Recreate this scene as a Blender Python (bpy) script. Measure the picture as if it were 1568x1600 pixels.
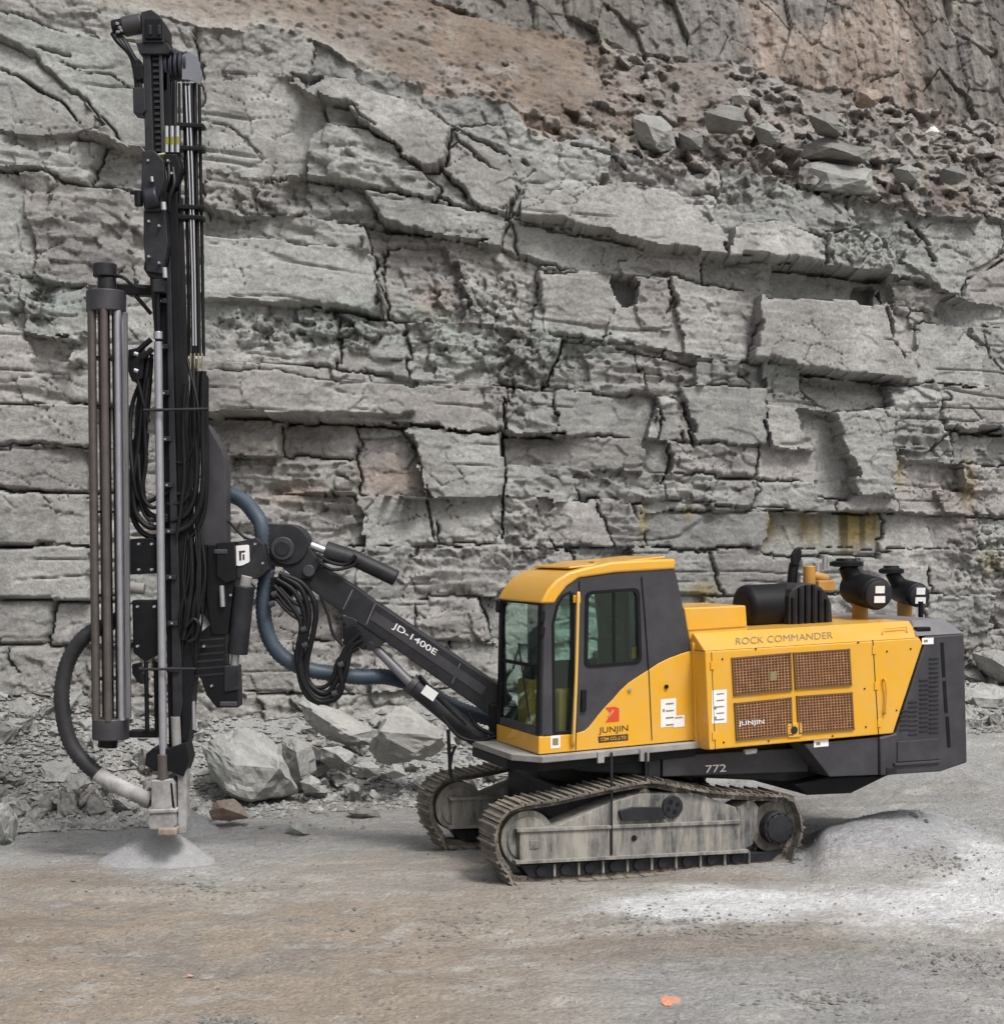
import bpy, bmesh, math, random
import numpy as np
from mathutils import Vector, Matrix
from mathutils.geometry import tessellate_polygon

for o in list(bpy.data.objects):
    bpy.data.objects.remove(o)
S = bpy.context.scene
COL = S.collection
random.seed(7)

# ------------------------------------------------------------------ camera
F, CX, HY, CH = 2413.0, 784.0, 856.0, 3.3      # focal length and horizon in photo pixels, eye height in metres
cam = bpy.data.cameras.new('camera')
cam_o = bpy.data.objects.new('camera', cam)
COL.objects.link(cam_o)
cam_o.location = (0, 0, CH)
cam_o.rotation_euler = (math.pi / 2, 0, 0)
cam.sensor_fit = 'HORIZONTAL'
cam.sensor_width = 36
cam.lens = F / 1568 * 36
cam.shift_y = (HY - 800) / 1568
cam.clip_start = 0.1
cam.clip_end = 2000
S.camera = cam_o

# ------------------------------------------------------------------ daylight, overcast
SUN_EL, SUN_AZ = math.radians(54), math.radians(146)    # azimuth: clockwise from +Y
w = bpy.data.worlds.new('World')
S.world = w
w.use_nodes = True
nt = w.node_tree
nt.nodes.clear()
sky = nt.nodes.new('ShaderNodeTexSky')
sky.sky_type = 'NISHITA'
sky.sun_disc = False
sky.sun_elevation = SUN_EL
sky.sun_rotation = SUN_AZ
sky.air_density = 1.0
sky.dust_density = 6.0
sky.ozone_density = 1.0
hs = nt.nodes.new('ShaderNodeHueSaturation')
hs.inputs['Saturation'].default_value = 0.30
bg = nt.nodes.new('ShaderNodeBackground')
bg.inputs['Strength'].default_value = 0.125
out = nt.nodes.new('ShaderNodeOutputWorld')
nt.links.new(sky.outputs[0], hs.inputs['Color'])
nt.links.new(hs.outputs[0], bg.inputs[0])
nt.links.new(bg.outputs[0], out.inputs[0])
sl = bpy.data.lights.new('sun', 'SUN')
sl.energy = 2.0
sl.angle = math.radians(14)
sl.color = (1.0, 0.975, 0.945)
so = bpy.data.objects.new('sun', sl)
COL.objects.link(so)
sd = Vector((math.sin(SUN_AZ) * math.cos(SUN_EL), math.cos(SUN_AZ) * math.cos(SUN_EL), math.sin(SUN_EL)))
so.rotation_euler = sd.to_track_quat('Z', 'Y').to_euler()
so.location = (0, 0, 30)
vs = S.view_settings
vs.view_transform = 'Standard'
vs.look = 'None'
vs.gamma = 1
vs.exposure = 0.08
vs.use_curve_mapping = False

# ------------------------------------------------------------------ materials
def mat(name, color=(0.5, 0.5, 0.5), rough=0.6, metal=0.0, attr=None, var=0.15, scale=4.0, fine=0.0, fscale=60.0,
        bump=0.0, bscale=30.0, dust=0.0, dustcol=(0.36, 0.33, 0.29), spec=0.5, streak=0.0, coat=0.0):
    m = bpy.data.materials.new(name)
    m.use_nodes = True
    t = m.node_tree
    N, Lk = t.nodes, t.links
    p = N['Principled BSDF']
    geo = N.new('ShaderNodeNewGeometry')
    def noise(sc, detail=6, vec=None, rg=0.6):
        n = N.new('ShaderNodeTexNoise')
        n.inputs['Scale'].default_value = sc
        n.inputs['Detail'].default_value = detail
        n.inputs['Roughness'].default_value = rg
        Lk.new(vec if vec else geo.outputs['Position'], n.inputs['Vector'])
        return n.outputs['Fac']
    def ramp(fac, a, b, lo=0.0, hi=1.0):
        r = N.new('ShaderNodeMapRange')
        r.inputs['From Min'].default_value = a
        r.inputs['From Max'].default_value = b
        r.inputs['To Min'].default_value = lo
        r.inputs['To Max'].default_value = hi
        Lk.new(fac, r.inputs['Value'])
        return r.outputs[0]
    def mix(fac, a, b, mode='MIX'):
        x = N.new('ShaderNodeMix')
        x.data_type = 'RGBA'
        x.blend_type = mode
        for sock, v in ((x.inputs[0], fac), (x.inputs[6], a), (x.inputs[7], b)):
            if isinstance(v, (int, float)):
                sock.default_value = v
            elif isinstance(v, tuple):
                sock.default_value = (*v, 1)
            else:
                Lk.new(v, sock)
        return x.outputs[2]
    if attr:
        a = N.new('ShaderNodeAttribute')
        a.attribute_name = attr
        c = a.outputs['Color']
    else:
        rgb = N.new('ShaderNodeRGB')
        rgb.outputs[0].default_value = (*color, 1)
        c = rgb.outputs[0]
    if var:
        v = ramp(noise(scale), 0.25, 0.75, 1 - var, 1 + var)
        cc = N.new('ShaderNodeCombineColor')
        for i in range(3):
            Lk.new(v, cc.inputs[i])
        c = mix(1.0, c, cc.outputs[0], 'MULTIPLY')
    if fine:
        v = ramp(noise(fscale, 8, None, 0.7), 0.3, 0.7, 1 - fine, 1 + fine)
        cc = N.new('ShaderNodeCombineColor')
        for i in range(3):
            Lk.new(v, cc.inputs[i])
        c = mix(1.0, c, cc.outputs[0], 'MULTIPLY')
    if streak:
        mp = N.new('ShaderNodeMapping')
        mp.inputs['Scale'].default_value = (5, 5, 0.7)
        Lk.new(geo.outputs['Position'], mp.inputs['Vector'])
        f = ramp(noise(1.6, 9, mp.outputs[0], 0.75), 0.40, 0.62, 0.0, streak)
        c = mix(f, c, dustcol)
    if dust:
        sx = N.new('ShaderNodeSeparateXYZ')
        Lk.new(geo.outputs['Normal'], sx.inputs[0])
        up = ramp(sx.outputs['Z'], 0.1, 0.9, 0.0, 0.6)
        nz = ramp(noise(3.5, 8, None, 0.7), 0.42, 0.66, 0.0, 1.0)
        ad = N.new('ShaderNodeMath')
        ad.operation = 'ADD'
        Lk.new(up, ad.inputs[0])
        Lk.new(nz, ad.inputs[1])
        mu = N.new('ShaderNodeMath')
        mu.operation = 'MULTIPLY'
        mu.use_clamp = True
        Lk.new(ad.outputs[0], mu.inputs[0])
        mu.inputs[1].default_value = dust
        c = mix(mu.outputs[0], c, dustcol)
        ro = ramp(mu.outputs[0], 0, 1, rough, 0.95)
        Lk.new(ro, p.inputs['Roughness'])
    else:
        p.inputs['Roughness'].default_value = rough
    Lk.new(c, p.inputs['Base Color'])
    p.inputs['Metallic'].default_value = metal
    p.inputs['Specular IOR Level'].default_value = spec
    p.inputs['Coat Weight'].default_value = coat
    if bump:
        b = N.new('ShaderNodeBump')
        b.inputs['Strength'].default_value = 1.0
        b.inputs['Distance'].default_value = bump
        Lk.new(noise(bscale, 10, None, 0.65), b.inputs['Height'])
        Lk.new(b.outputs[0], p.inputs['Normal'])
    return m

M = {}
M['rock'] = mat('rock', attr='tint', rough=0.92, var=0.12, scale=2.2, fine=0.26, fscale=18, bump=0.022, bscale=20, spec=0.25)
M['ground'] = mat('ground', attr='tint', rough=0.97, var=0.12, scale=1.3, fine=0.26, fscale=26, bump=0.07, bscale=18, spec=0.2)
M['stone'] = mat('stone', (0.29, 0.288, 0.275), rough=0.93, var=0.28, scale=1.7, fine=0.2, fscale=24, bump=0.02, bscale=14, spec=0.25)
M['stone_green'] = mat('stone_green', (0.235, 0.238, 0.222), rough=0.9, var=0.18, scale=2, fine=0.15, fscale=24, bump=0.015, bscale=12, dust=0.6, dustcol=(0.44, 0.445, 0.435), spec=0.3)  # dust patches, plus light from above painted in as paler upward faces
M['stone_brown'] = mat('stone_brown', (0.24, 0.17, 0.13), rough=0.9, var=0.25, scale=4, fine=0.2, fscale=30, bump=0.02, bscale=14, dust=0.5, dustcol=(0.4, 0.37, 0.33), spec=0.3)
M['yellow'] = mat('yellow_paint', (0.74, 0.37, 0.010), rough=0.34, var=0.05, scale=1.5, dust=0.20, dustcol=(0.52, 0.41, 0.24), coat=0.3, streak=0.12)
M['grey'] = mat('grey_paint', (0.034, 0.033, 0.040), rough=0.45, var=0.10, scale=2, dust=0.07, dustcol=(0.30, 0.29, 0.27))
M['dark'] = mat('dark_grey_metal', (0.014, 0.014, 0.018), rough=0.5, var=0.3, scale=5, dust=0.10, dustcol=(0.17, 0.165, 0.16), spec=0.32)
M['black'] = mat('black_steel', (0.004, 0.004, 0.006), spec=0.25, rough=0.5, var=0.2, scale=6, dust=0.025, dustcol=(0.2, 0.2, 0.2))
M['rubber'] = mat('black_rubber', (0.004, 0.004, 0.006), spec=0.3, rough=0.5, var=0.1, dust=0.02)
M['bluehose'] = mat('blue_grey_hose', (0.028, 0.048, 0.072), rough=0.5, var=0.3, dust=0.16, dustcol=(0.2, 0.22, 0.24))
M['ribhose'] = mat('dusty_black_hose', (0.016, 0.016, 0.02), rough=0.6, var=0.1, dust=0.06)
M['dusthose'] = mat('dust_covered_hose', (0.22, 0.215, 0.21), rough=0.95, var=0.35, scale=5, dust=0.85, dustcol=(0.46, 0.455, 0.45))
M['chrome'] = mat('bright_steel', (0.55, 0.55, 0.58), rough=0.32, metal=0.85, var=0.05)
M['rod'] = mat('drill_steel', (0.40, 0.40, 0.44), rough=0.42, metal=0.6, var=0.12, scale=9)
M['rodb'] = mat('brown_drill_steel', (0.10, 0.085, 0.08), rough=0.5, metal=0.3, var=0.25, scale=7)
M['trk'] = mat('dusty_track_steel', (0.085, 0.075, 0.065), rough=0.75, var=0.3, scale=8, fine=0.2, fscale=50, dust=0.75, dustcol=(0.30, 0.265, 0.215), bump=0.006, bscale=30)
M['frame'] = mat('mud_streaked_frame', (0.06, 0.06, 0.065), rough=0.75, var=0.2, scale=5, streak=1.0, dust=0.55, dustcol=(0.33, 0.31, 0.275), bump=0.004, bscale=30)
M['deck'] = mat('dusty_deck', (0.22, 0.215, 0.21), rough=0.8, var=0.2, scale=6, dust=0.5, dustcol=(0.42, 0.40, 0.37))
M['white'] = mat('white_label', (0.78, 0.78, 0.78), rough=0.5, var=0.03)
M['ink'] = mat('dark_print', (0.05, 0.03, 0.02), rough=0.5, var=0.0)
M['inkgrey'] = mat('grey_print', (0.24, 0.20, 0.10), rough=0.5, var=0.0)
M['red'] = mat('red_emblem', (0.62, 0.06, 0.02), rough=0.45, var=0.0)
M['grillback'] = mat('brown_grille_core', (0.085, 0.030, 0.016), rough=0.8, var=0.4, scale=9)
M['grillbar'] = mat('brown_grille_wire', (0.40, 0.21, 0.10), rough=0.55, var=0.45, scale=16)
M['dustc'] = mat('rock_dust', (0.385, 0.385, 0.39), rough=1.0, var=0.12, scale=5, fine=0.2, fscale=50, bump=0.03, bscale=30, spec=0.1)
M['orange'] = mat('orange_paint', (0.56, 0.25, 0.16), rough=0.8, var=0.2, scale=10)
M['orangem'] = mat('engine_orange', (0.40, 0.20, 0.025), rough=0.5, var=0.25, dust=0.2)
M['seat'] = mat('seat_cloth', (0.03, 0.033, 0.035), rough=0.9)
M['inner'] = mat('cab_lining', (0.42, 0.21, 0.03), rough=0.7)
M['redlight'] = mat('red_plastic', (0.5, 0.02, 0.02), rough=0.3)
def glass():
    m = bpy.data.materials.new('tinted_glass')
    m.use_nodes = True
    t = m.node_tree
    N, Lk = t.nodes, t.links
    N.remove(N['Principled BSDF'])
    tr = N.new('ShaderNodeBsdfTransparent')
    tr.inputs[0].default_value = (0.80, 0.93, 0.88, 1)
    gl = N.new('ShaderNodeBsdfGlossy')
    gl.inputs['Roughness'].default_value = 0.03
    gl.inputs[0].default_value = (0.85, 0.95, 0.9, 1)
    lw = N.new('ShaderNodeLayerWeight')          # symmetric, so both faces of a thin pane behave alike
    pw = N.new('ShaderNodeMath')
    pw.operation = 'POWER'
    pw.inputs[1].default_value = 3.5
    Lk.new(lw.outputs['Facing'], pw.inputs[0])
    fr = N.new('ShaderNodeMapRange')
    fr.inputs['To Min'].default_value = 0.05
    fr.inputs['To Max'].default_value = 0.75
    Lk.new(pw.outputs[0], fr.inputs['Value'])
    mx = N.new('ShaderNodeMixShader')
    Lk.new(fr.outputs[0], mx.inputs[0])
    Lk.new(tr.outputs[0], mx.inputs[1])
    Lk.new(gl.outputs[0], mx.inputs[2])
    Lk.new(mx.outputs[0], N['Material Output'].inputs[0])
    return m
M['glass'] = glass()

# ------------------------------------------------------------------ object helpers
def tag(o, label=None, cat=None, group=None, kind=None):
    for k, v in (('label', label), ('category', cat), ('group', group), ('kind', kind)):
        if v:
            o[k] = v
    return o
WPOS = {}          # world origin of every object made here (no object is rotated unless it says so)
def link(o, origin, parent=None):
    COL.objects.link(o)
    WPOS[o.name] = Vector(origin)
    if parent is not None:
        o.parent = parent
        o.location = Vector(origin) - WPOS[parent.name]
    else:
        o.location = Vector(origin)
    return o
def empty(name, loc, parent=None):
    o = bpy.data.objects.new(name, None)
    o.empty_display_size = 0.3
    return link(o, loc, parent)
class MB:
    def __init__(s):
        s.v, s.f = [], []
    def add(s, vs_, fs_):
        n = len(s.v)
        s.v += [Vector(x) for x in vs_]
        s.f += [tuple(i + n for i in f) for f in fs_]
        return s
    def box(s, c, a, b, d):
        c, a, b, d = Vector(c), Vector(a), Vector(b), Vector(d)
        P = [c + i * a + j * b + k * d for k in (-.5, .5) for j in (-.5, .5) for i in (-.5, .5)]
        return s.add(P, [(0, 2, 3, 1), (4, 5, 7, 6), (0, 1, 5, 4), (2, 6, 7, 3), (0, 4, 6, 2), (1, 3, 7, 5)])
    def prism(s, loop, off, holes=()):
        loops = [[Vector(p) for p in loop]] + [[Vector(p) for p in h] for h in holes]
        flat = [p for l in loops for p in l]
        tris = tessellate_polygon(loops)
        off = Vector(off)
        n = len(flat)
        nrm = (flat[tris[0][1]] - flat[tris[0][0]]).cross(flat[tris[0][2]] - flat[tris[0][0]])
        fl = nrm.dot(off) > 0
        fs_ = []
        if not holes:
            idx = tuple(range(n))
            poly_n = sum(((flat[i].cross(flat[(i + 1) % n])) for i in range(n)), Vector())
            a = idx if poly_n.dot(off) < 0 else idx[::-1]
            fs_.append(a)
            fs_.append(tuple(i + n for i in a[::-1]))
        else:
            for t in tris:
                t = tuple(t)
                a = t[::-1] if fl else t
                fs_.append(a)
                fs_.append(tuple(i + n for i in a[::-1]))
        k = 0
        for l in loops:
            m_ = len(l)
            for i in range(m_):
                a, b = k + i, k + (i + 1) % m_
                fs_.append((a, b, b + n, a + n))
            k += m_
        return s.add(flat + [p + off for p in flat], fs_)
    def cyl(s, p0, p1, r0, r1=None, n=20, caps=True):
        return s.tube([p0, p1], [r0, r0 if r1 is None else r1], n, caps)
    def tube(s, pts, r, n=10, caps=True):
        pts = [Vector(p) for p in pts]
        rs = list(r) if isinstance(r, (list, tuple)) else [r] * len(pts)
        rings, vs_, fs_ = [], [], []
        up = None
        for i, p in enumerate(pts):
            d = (pts[min(i + 1, len(pts) - 1)] - pts[max(i - 1, 0)])
            if d.length < 1e-9:
                d = Vector((0, 0, 1))
            d.normalize()
            if up is None:
                up = d.orthogonal().normalized()
            up = (up - d * up.dot(d))
            up = up.normalized() if up.length > 1e-6 else d.orthogonal().normalized()
            sd_ = d.cross(up)
            for k in range(n):
                a = 2 * math.pi * k / n
                vs_.append(p + rs[i] * (math.cos(a) * up + math.sin(a) * sd_))
        for i in range(len(pts) - 1):
            for k in range(n):
                a, b = i * n + k, i * n + (k + 1) % n
                fs_.append((a, b, b + n, a + n))
        if caps:
            fs_.append(tuple(range(n))[::-1])
            fs_.append(tuple(range((len(pts) - 1) * n, len(pts) * n)))
        return s.add(vs_, fs_)
    def build(s, name, m, parent=None, bevel=0.0, smooth=False, origin=None, seg=2):
        me = bpy.data.meshes.new(name)
        if origin is None:
            lo = [min(v[i] for v in s.v) for i in range(3)]
            hi = [max(v[i] for v in s.v) for i in range(3)]
            origin = Vector([(lo[0] + hi[0]) / 2, (lo[1] + hi[1]) / 2, (lo[2] + hi[2]) / 2 if parent else lo[2]])
        origin = Vector(origin)
        me.from_pydata([v - origin for v in s.v], [], s.f)
        bm = bmesh.new()
        bm.from_mesh(me)
        bmesh.ops.recalc_face_normals(bm, faces=bm.faces)
        bm.to_mesh(me)
        bm.free()
        me.materials.append(m)
        if smooth:
            me.polygons.foreach_set('use_smooth', [True] * len(me.polygons))
            if smooth != 'all':
                me.set_sharp_from_angle(angle=math.radians(38))
        o = bpy.data.objects.new(name, me)
        if bevel:
            b = o.modifiers.new('bevel', 'BEVEL')
            b.width = bevel
            b.segments = seg
            b.limit_method = 'ANGLE'
            b.angle_limit = math.radians(35)
        return link(o, origin, parent)
def spline(pts, n=8):
    P = [Vector(p) for p in pts]
    P = [2 * P[0] - P[1]] + P + [2 * P[-1] - P[-2]]
    res = []
    for i in range(1, len(P) - 2):
        a, b, c, d = P[i - 1], P[i], P[i + 1], P[i + 2]
        for k in range(n):
            t = k / n
            res.append(0.5 * ((2 * b) + (c - a) * t + (2 * a - 5 * b + 4 * c - d) * t * t + (3 * b - a - 3 * c + d) * t ** 3))
    res.append(P[-2])
    return res

# ------------------------------------------------------------------ numpy noise
def h2(ix, iy, seed):
    n = (ix.astype(np.int64) * 374761393 + iy.astype(np.int64) * 668265263 + seed * 974634777) & 0x7fffffff
    n = (n ^ (n >> 13)) * 1274126177 & 0x7fffffff
    n = (n ^ (n >> 16)) & 0xffffff
    return n / float(0xffffff)
def vn(x, y, seed=0):
    ix, iy = np.floor(x), np.floor(y)
    fx, fy = x - ix, y - iy
    fx, fy = fx * fx * (3 - 2 * fx), fy * fy * (3 - 2 * fy)
    a, b = h2(ix, iy, seed), h2(ix + 1, iy, seed)
    c, d = h2(ix, iy + 1, seed), h2(ix + 1, iy + 1, seed)
    return (a + (b - a) * fx) * (1 - fy) + (c + (d - c) * fx) * fy
def fbm(x, y, seed=0, octv=5, gain=0.5):
    t, a, n = 0, 1, 0
    for i in range(octv):
        t = t + a * (vn(x * 2 ** i, y * 2 ** i, seed + i * 17) - 0.5)
        n += a
        a *= gain
    return t / n * 2
def worley(x, y, seed=0, jit=0.9):
    ix, iy = np.floor(x), np.floor(y)
    f1 = np.full(x.shape, 9.0)
    f2 = np.full(x.shape, 9.0)
    cid = np.zeros(x.shape)
    lx, ly = np.zeros(x.shape), np.zeros(x.shape)
    for dx in (-1, 0, 1):
        for dy in (-1, 0, 1):
            cx, cy = ix + dx, iy + dy
            px = cx + 0.5 + jit * (h2(cx, cy, seed) - 0.5)
            py = cy + 0.5 + jit * (h2(cx, cy, seed + 5) - 0.5)
            d = np.hypot(px - x, py - y)
            hh = h2(cx, cy, seed + 9)
            near = d < f1
            f2 = np.where(near, f1, np.minimum(f2, d))
            cid = np.where(near, hh, cid)
            lx = np.where(near, x - px, lx)
            ly = np.where(near, y - py, ly)
            f1 = np.where(near, d, f1)
    return f1, f2, cid, lx, ly
def sst(a, b, x):
    t = np.clip((x - a) / (b - a), 0, 1)
    return t * t * (3 - 2 * t)
def inpoly(px, py, poly):
    ins = np.zeros(px.shape, bool)
    n = len(poly)
    for i in range(n):
        x0, y0 = poly[i]
        x1, y1 = poly[(i + 1) % n]
        if y0 == y1:
            continue
        c = ((py < y0) != (py < y1)) & (px < (x1 - x0) * (py - y0) / (y1 - y0) + x0)
        ins ^= c
    return ins
def pdist(px, py, line):
    d = np.full(px.shape, 1e9)
    for (x0, y0), (x1, y1) in zip(line[:-1], line[1:]):
        L2 = (x1 - x0) ** 2 + (y1 - y0) ** 2
        t = np.clip(((px - x0) * (x1 - x0) + (py - y0) * (y1 - y0)) / L2, 0, 1)
        d = np.minimum(d, np.hypot(px - x0 - t * (x1 - x0), py - y0 - t * (y1 - y0)))
    return d
def grid_object(name, P, col, faces, m, origin, parent=None, smooth=True):
    """P (n,3) world points, col (n,3), faces (k,4) quads -> one mesh object"""
    me = bpy.data.meshes.new(name)
    me.vertices.add(len(P))
    me.vertices.foreach_set('co', (P - np.array(origin)).astype(np.float32).ravel())
    me.loops.add(faces.size)
    me.loops.foreach_set('vertex_index', faces.astype(np.int32).ravel())
    me.polygons.add(len(faces))
    me.polygons.foreach_set('loop_start', np.arange(0, faces.size, 4, dtype=np.int32))
    if smooth:
        me.polygons.foreach_set('use_smooth', np.ones(len(faces), bool))
    me.update(calc_edges=True)
    at = me.color_attributes.new('tint', 'FLOAT_COLOR', 'POINT')
    c4 = np.ones((len(P), 4), np.float32)
    c4[:, :3] = col
    at.data.foreach_set('color', c4.ravel())
    me.materials.append(m)
    o = bpy.data.objects.new(name, me)
    return link(o, origin, parent)

# ------------------------------------------------------------------ the cliff: one receding wall, relief in joint-bounded blocks
PHI = math.radians(24)
CD, SD = math.cos(PHI), math.sin(PHI)
X0, Y0 = -6.82, 21.0
def cliff_sz(px, py, rec=0.0):        # a traced point of the photograph -> distance along the wall, height
    k = (px - CX) / F
    # X = X0 + s cos, Y = Y0 + rec + s sin
    s = (k * (Y0 + rec) - X0) / (CD - k * SD)
    Y = Y0 + rec + s * SD
    return s, CH - (py - HY) / F * Y
REC = 2.6
lineA = [(-400, -150), (0, -40), (200, -8), (300, 19), (437, 35), (479, 48), (523, 77), (587, 92), (635, 105), (676, 137), (772, 150), (795, 150), (829, 194),
         (885, 197), (969, 214), (992, 233), (1031, 245), (1116, 253), (1250, 281), (1330, 305), (1412, 322), (1568, 344), (1900, 395)]
lineB = [(-400, -420), (300, -190), (560, -60), (700, 0), (790, 28), (890, 40), (950, 52), (1010, 75), (1060, 82), (1160, 86), (1230, 105), (1290, 125), (1400, 142),
         (1443, 163), (1568, 176), (1900, 215)]
DS = 0.0235
sv = np.arange(-4.0, 22.0, DS)
zv = np.arange(-0.5, 16.0, DS)
Sg, Zg = np.meshgrid(sv, zv)
szA = np.array([cliff_sz(*p) for p in lineA])
szB = np.array([cliff_sz(*p, REC) for p in lineB])
zA = np.interp(Sg, szA[:, 0], szA[:, 1]) + 0.22 * fbm(Sg * 1.3, Zg * 1.5, 3) + 0.10 * fbm(Sg * 5, Zg * 5, 6)
zB = np.interp(Sg, szB[:, 0], szB[:, 1]) + 0.15 * fbm(Sg * 1.1, Sg * 0, 4)
zB = np.maximum(zB, zA + 0.6)
up = np.clip((Zg - zA) / (zB - zA), 0, 1)
Rm = REC * up + 0.05 * np.clip(Zg - 1, 0, 20) + np.where(up >= 1, 0.25 * (Zg - zB), 0)
Rm = Rm - 0.05 * np.clip(zA - 1, 0, 20) * 0
Xm = X0 + Sg * CD
Ym = Y0 + Sg * SD + Rm
PX = CX + F * Xm / Ym
PY = HY - F * (Zg - CH) / Ym
wa_ = worley(Sg * 1.7, Zg * 3.1, 20)
wb_ = worley(Sg * 5.5, Zg * 8.5, 19)
WX = PX + 13 * (h2(np.floor(wa_[2] * 9999), np.floor(wa_[2] * 333), 1) - 0.5) + 3.5 * (wb_[2] - 0.5) + 6 * fbm(Sg * 0.8, Zg * 0.8, 21, 3) + 1.2 * fbm(Sg * 9, Zg * 9, 22, 3)
WY = PY + 8 * (h2(np.floor(wa_[2] * 7777), np.floor(wa_[2] * 555), 2) - 0.5) + 2 * (h2(np.floor(wb_[2] * 7777), np.floor(wb_[2] * 555), 2) - 0.5) + 5 * fbm(Sg * 0.7, Zg * 0.9, 23, 3) + 1.2 * fbm(Sg * 8, Zg * 9, 24, 3)
beds = [
 [(-400,180),(0,205),(45,210),(140,222),(208,240),(330,265),(479,284),(587,297),(683,316),(756,335),(800,342),(862,358),(983,382),(1079,390),(1206,412),(1287,420),(1381,428),(1450,455),(1491,475),(1568,482),(1900,540)],
 [(-400,240),(0,267),(62,272),(88,280),(150,292),(208,303),(300,322),(364,335),(466,343),(581,352),(619,360),(692,375),(780,388),(850,415),(950,426),(1040,432),(1120,450),(1206,466),(1379,474),(1491,505),(1568,508),(1900,560)],
 [(-400,395),(0,427),(42,435),(127,445),(320,468),(425,474),(511,482),(597,497),(715,506),(798,512),(842,522),(936,537),(1036,547),(1086,556),(1170,565),(1247,580),(1391,589),(1429,598),(1522,603),(1900,640)],
 [(-400,480),(0,508),(60,520),(140,535),(320,563),(393,567),(511,576),(537,584),(700,595),(839,606),(1011,616),(1074,631),(1189,634),(1240,640),(1300,650),(1469,672),(1568,675),(1900,700)],
 [(-400,610),(0,628),(140,630),(320,648),(441,656),(597,664),(718,670),(782,674),(867,678),(1005,686),(1092,695),(1190,698),(1300,712),(1385,719),(1513,727),(1900,745)],
 [(-400,690),(0,694),(140,697),(320,709),(560,722),(780,728),(1000,738),(1190,748),(1400,762),(1568,770),(1900,780)],
 [(-400,755),(0,766),(145,768),(390,774),(500,772),(556,777),(671,780),(782,775),(900,783),(1005,785),(1100,790),(1191,795),(1391,800),(1507,810),(1900,815)],
 [(-400,850),(0,853),(780,856),(1330,858),(1568,862),(1900,860)],
 [(-400,940),(0,937),(340,940),(600,935),(780,938),(1100,930),(1568,930),(1900,925)],
 [(-400,1015),(0,1010),(780,1005),(1568,985),(1900,980)],
 [(-400,1100),(0,1090),(780,1080),(1568,1050),(1900,1040)]]
joints = [
 [318,480,800,960,1120,1300,1460], [120,300,470,600,800,960,1100,1230,1400,1500], [60,210,318,597,735,842,950,1045,1206,1395,1430,1520],
 [45,130,400,520,640,780,860,1000,1090,1185,1300,1429,1520], [70,400,520,585,655,720,783,869,1025,1060,1189,1294,1395,1470],
 [100,441,560,640,783,1003,1045,1180,1290,1391,1500], [60,350,670,783,900,1030,1180,1310,1391,1460],
 [40,110,430,560,680,783,850,945,1010,1100,1190,1370,1440,1530], [60,200,340,450,560,640,790,900,1000,1120,1240,1340,1450,1560],
 [-20,80,190,330,420,540,650,760,880,990,1100,1230,1340,1450,1540], [20,110,240,330,460,590,700,800,930,1060,1180,1300,1400,1500],
 [-30,90,210,300,410,520,640,760,880,990,1120,1250,1370,1480,1560]]
rng = np.random.RandomState(11)
layer = np.zeros(Sg.shape, int)
for b in beds:
    b = np.array(b, float)
    layer += (WY > np.interp(WX, b[:, 0], b[:, 1])).astype(int)
cellx = np.zeros(Sg.shape, int)
for k, js in enumerate(joints):
    js = [-330, -210, -110] + js + [1640, 1740, 1850]
    sel = layer == k
    cx_ = np.zeros(int(sel.sum()), int)
    for j, x in enumerate(js):
        lean = rng.uniform(-0.35, 0.35)
        cx_ += (WX[sel] > x + lean * (WY[sel] - WY[sel].mean() if k else (WY[sel] - 200) * 0.6)).astype(int)
    cellx[sel] = cx_
lab = layer * 40 + cellx
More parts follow.
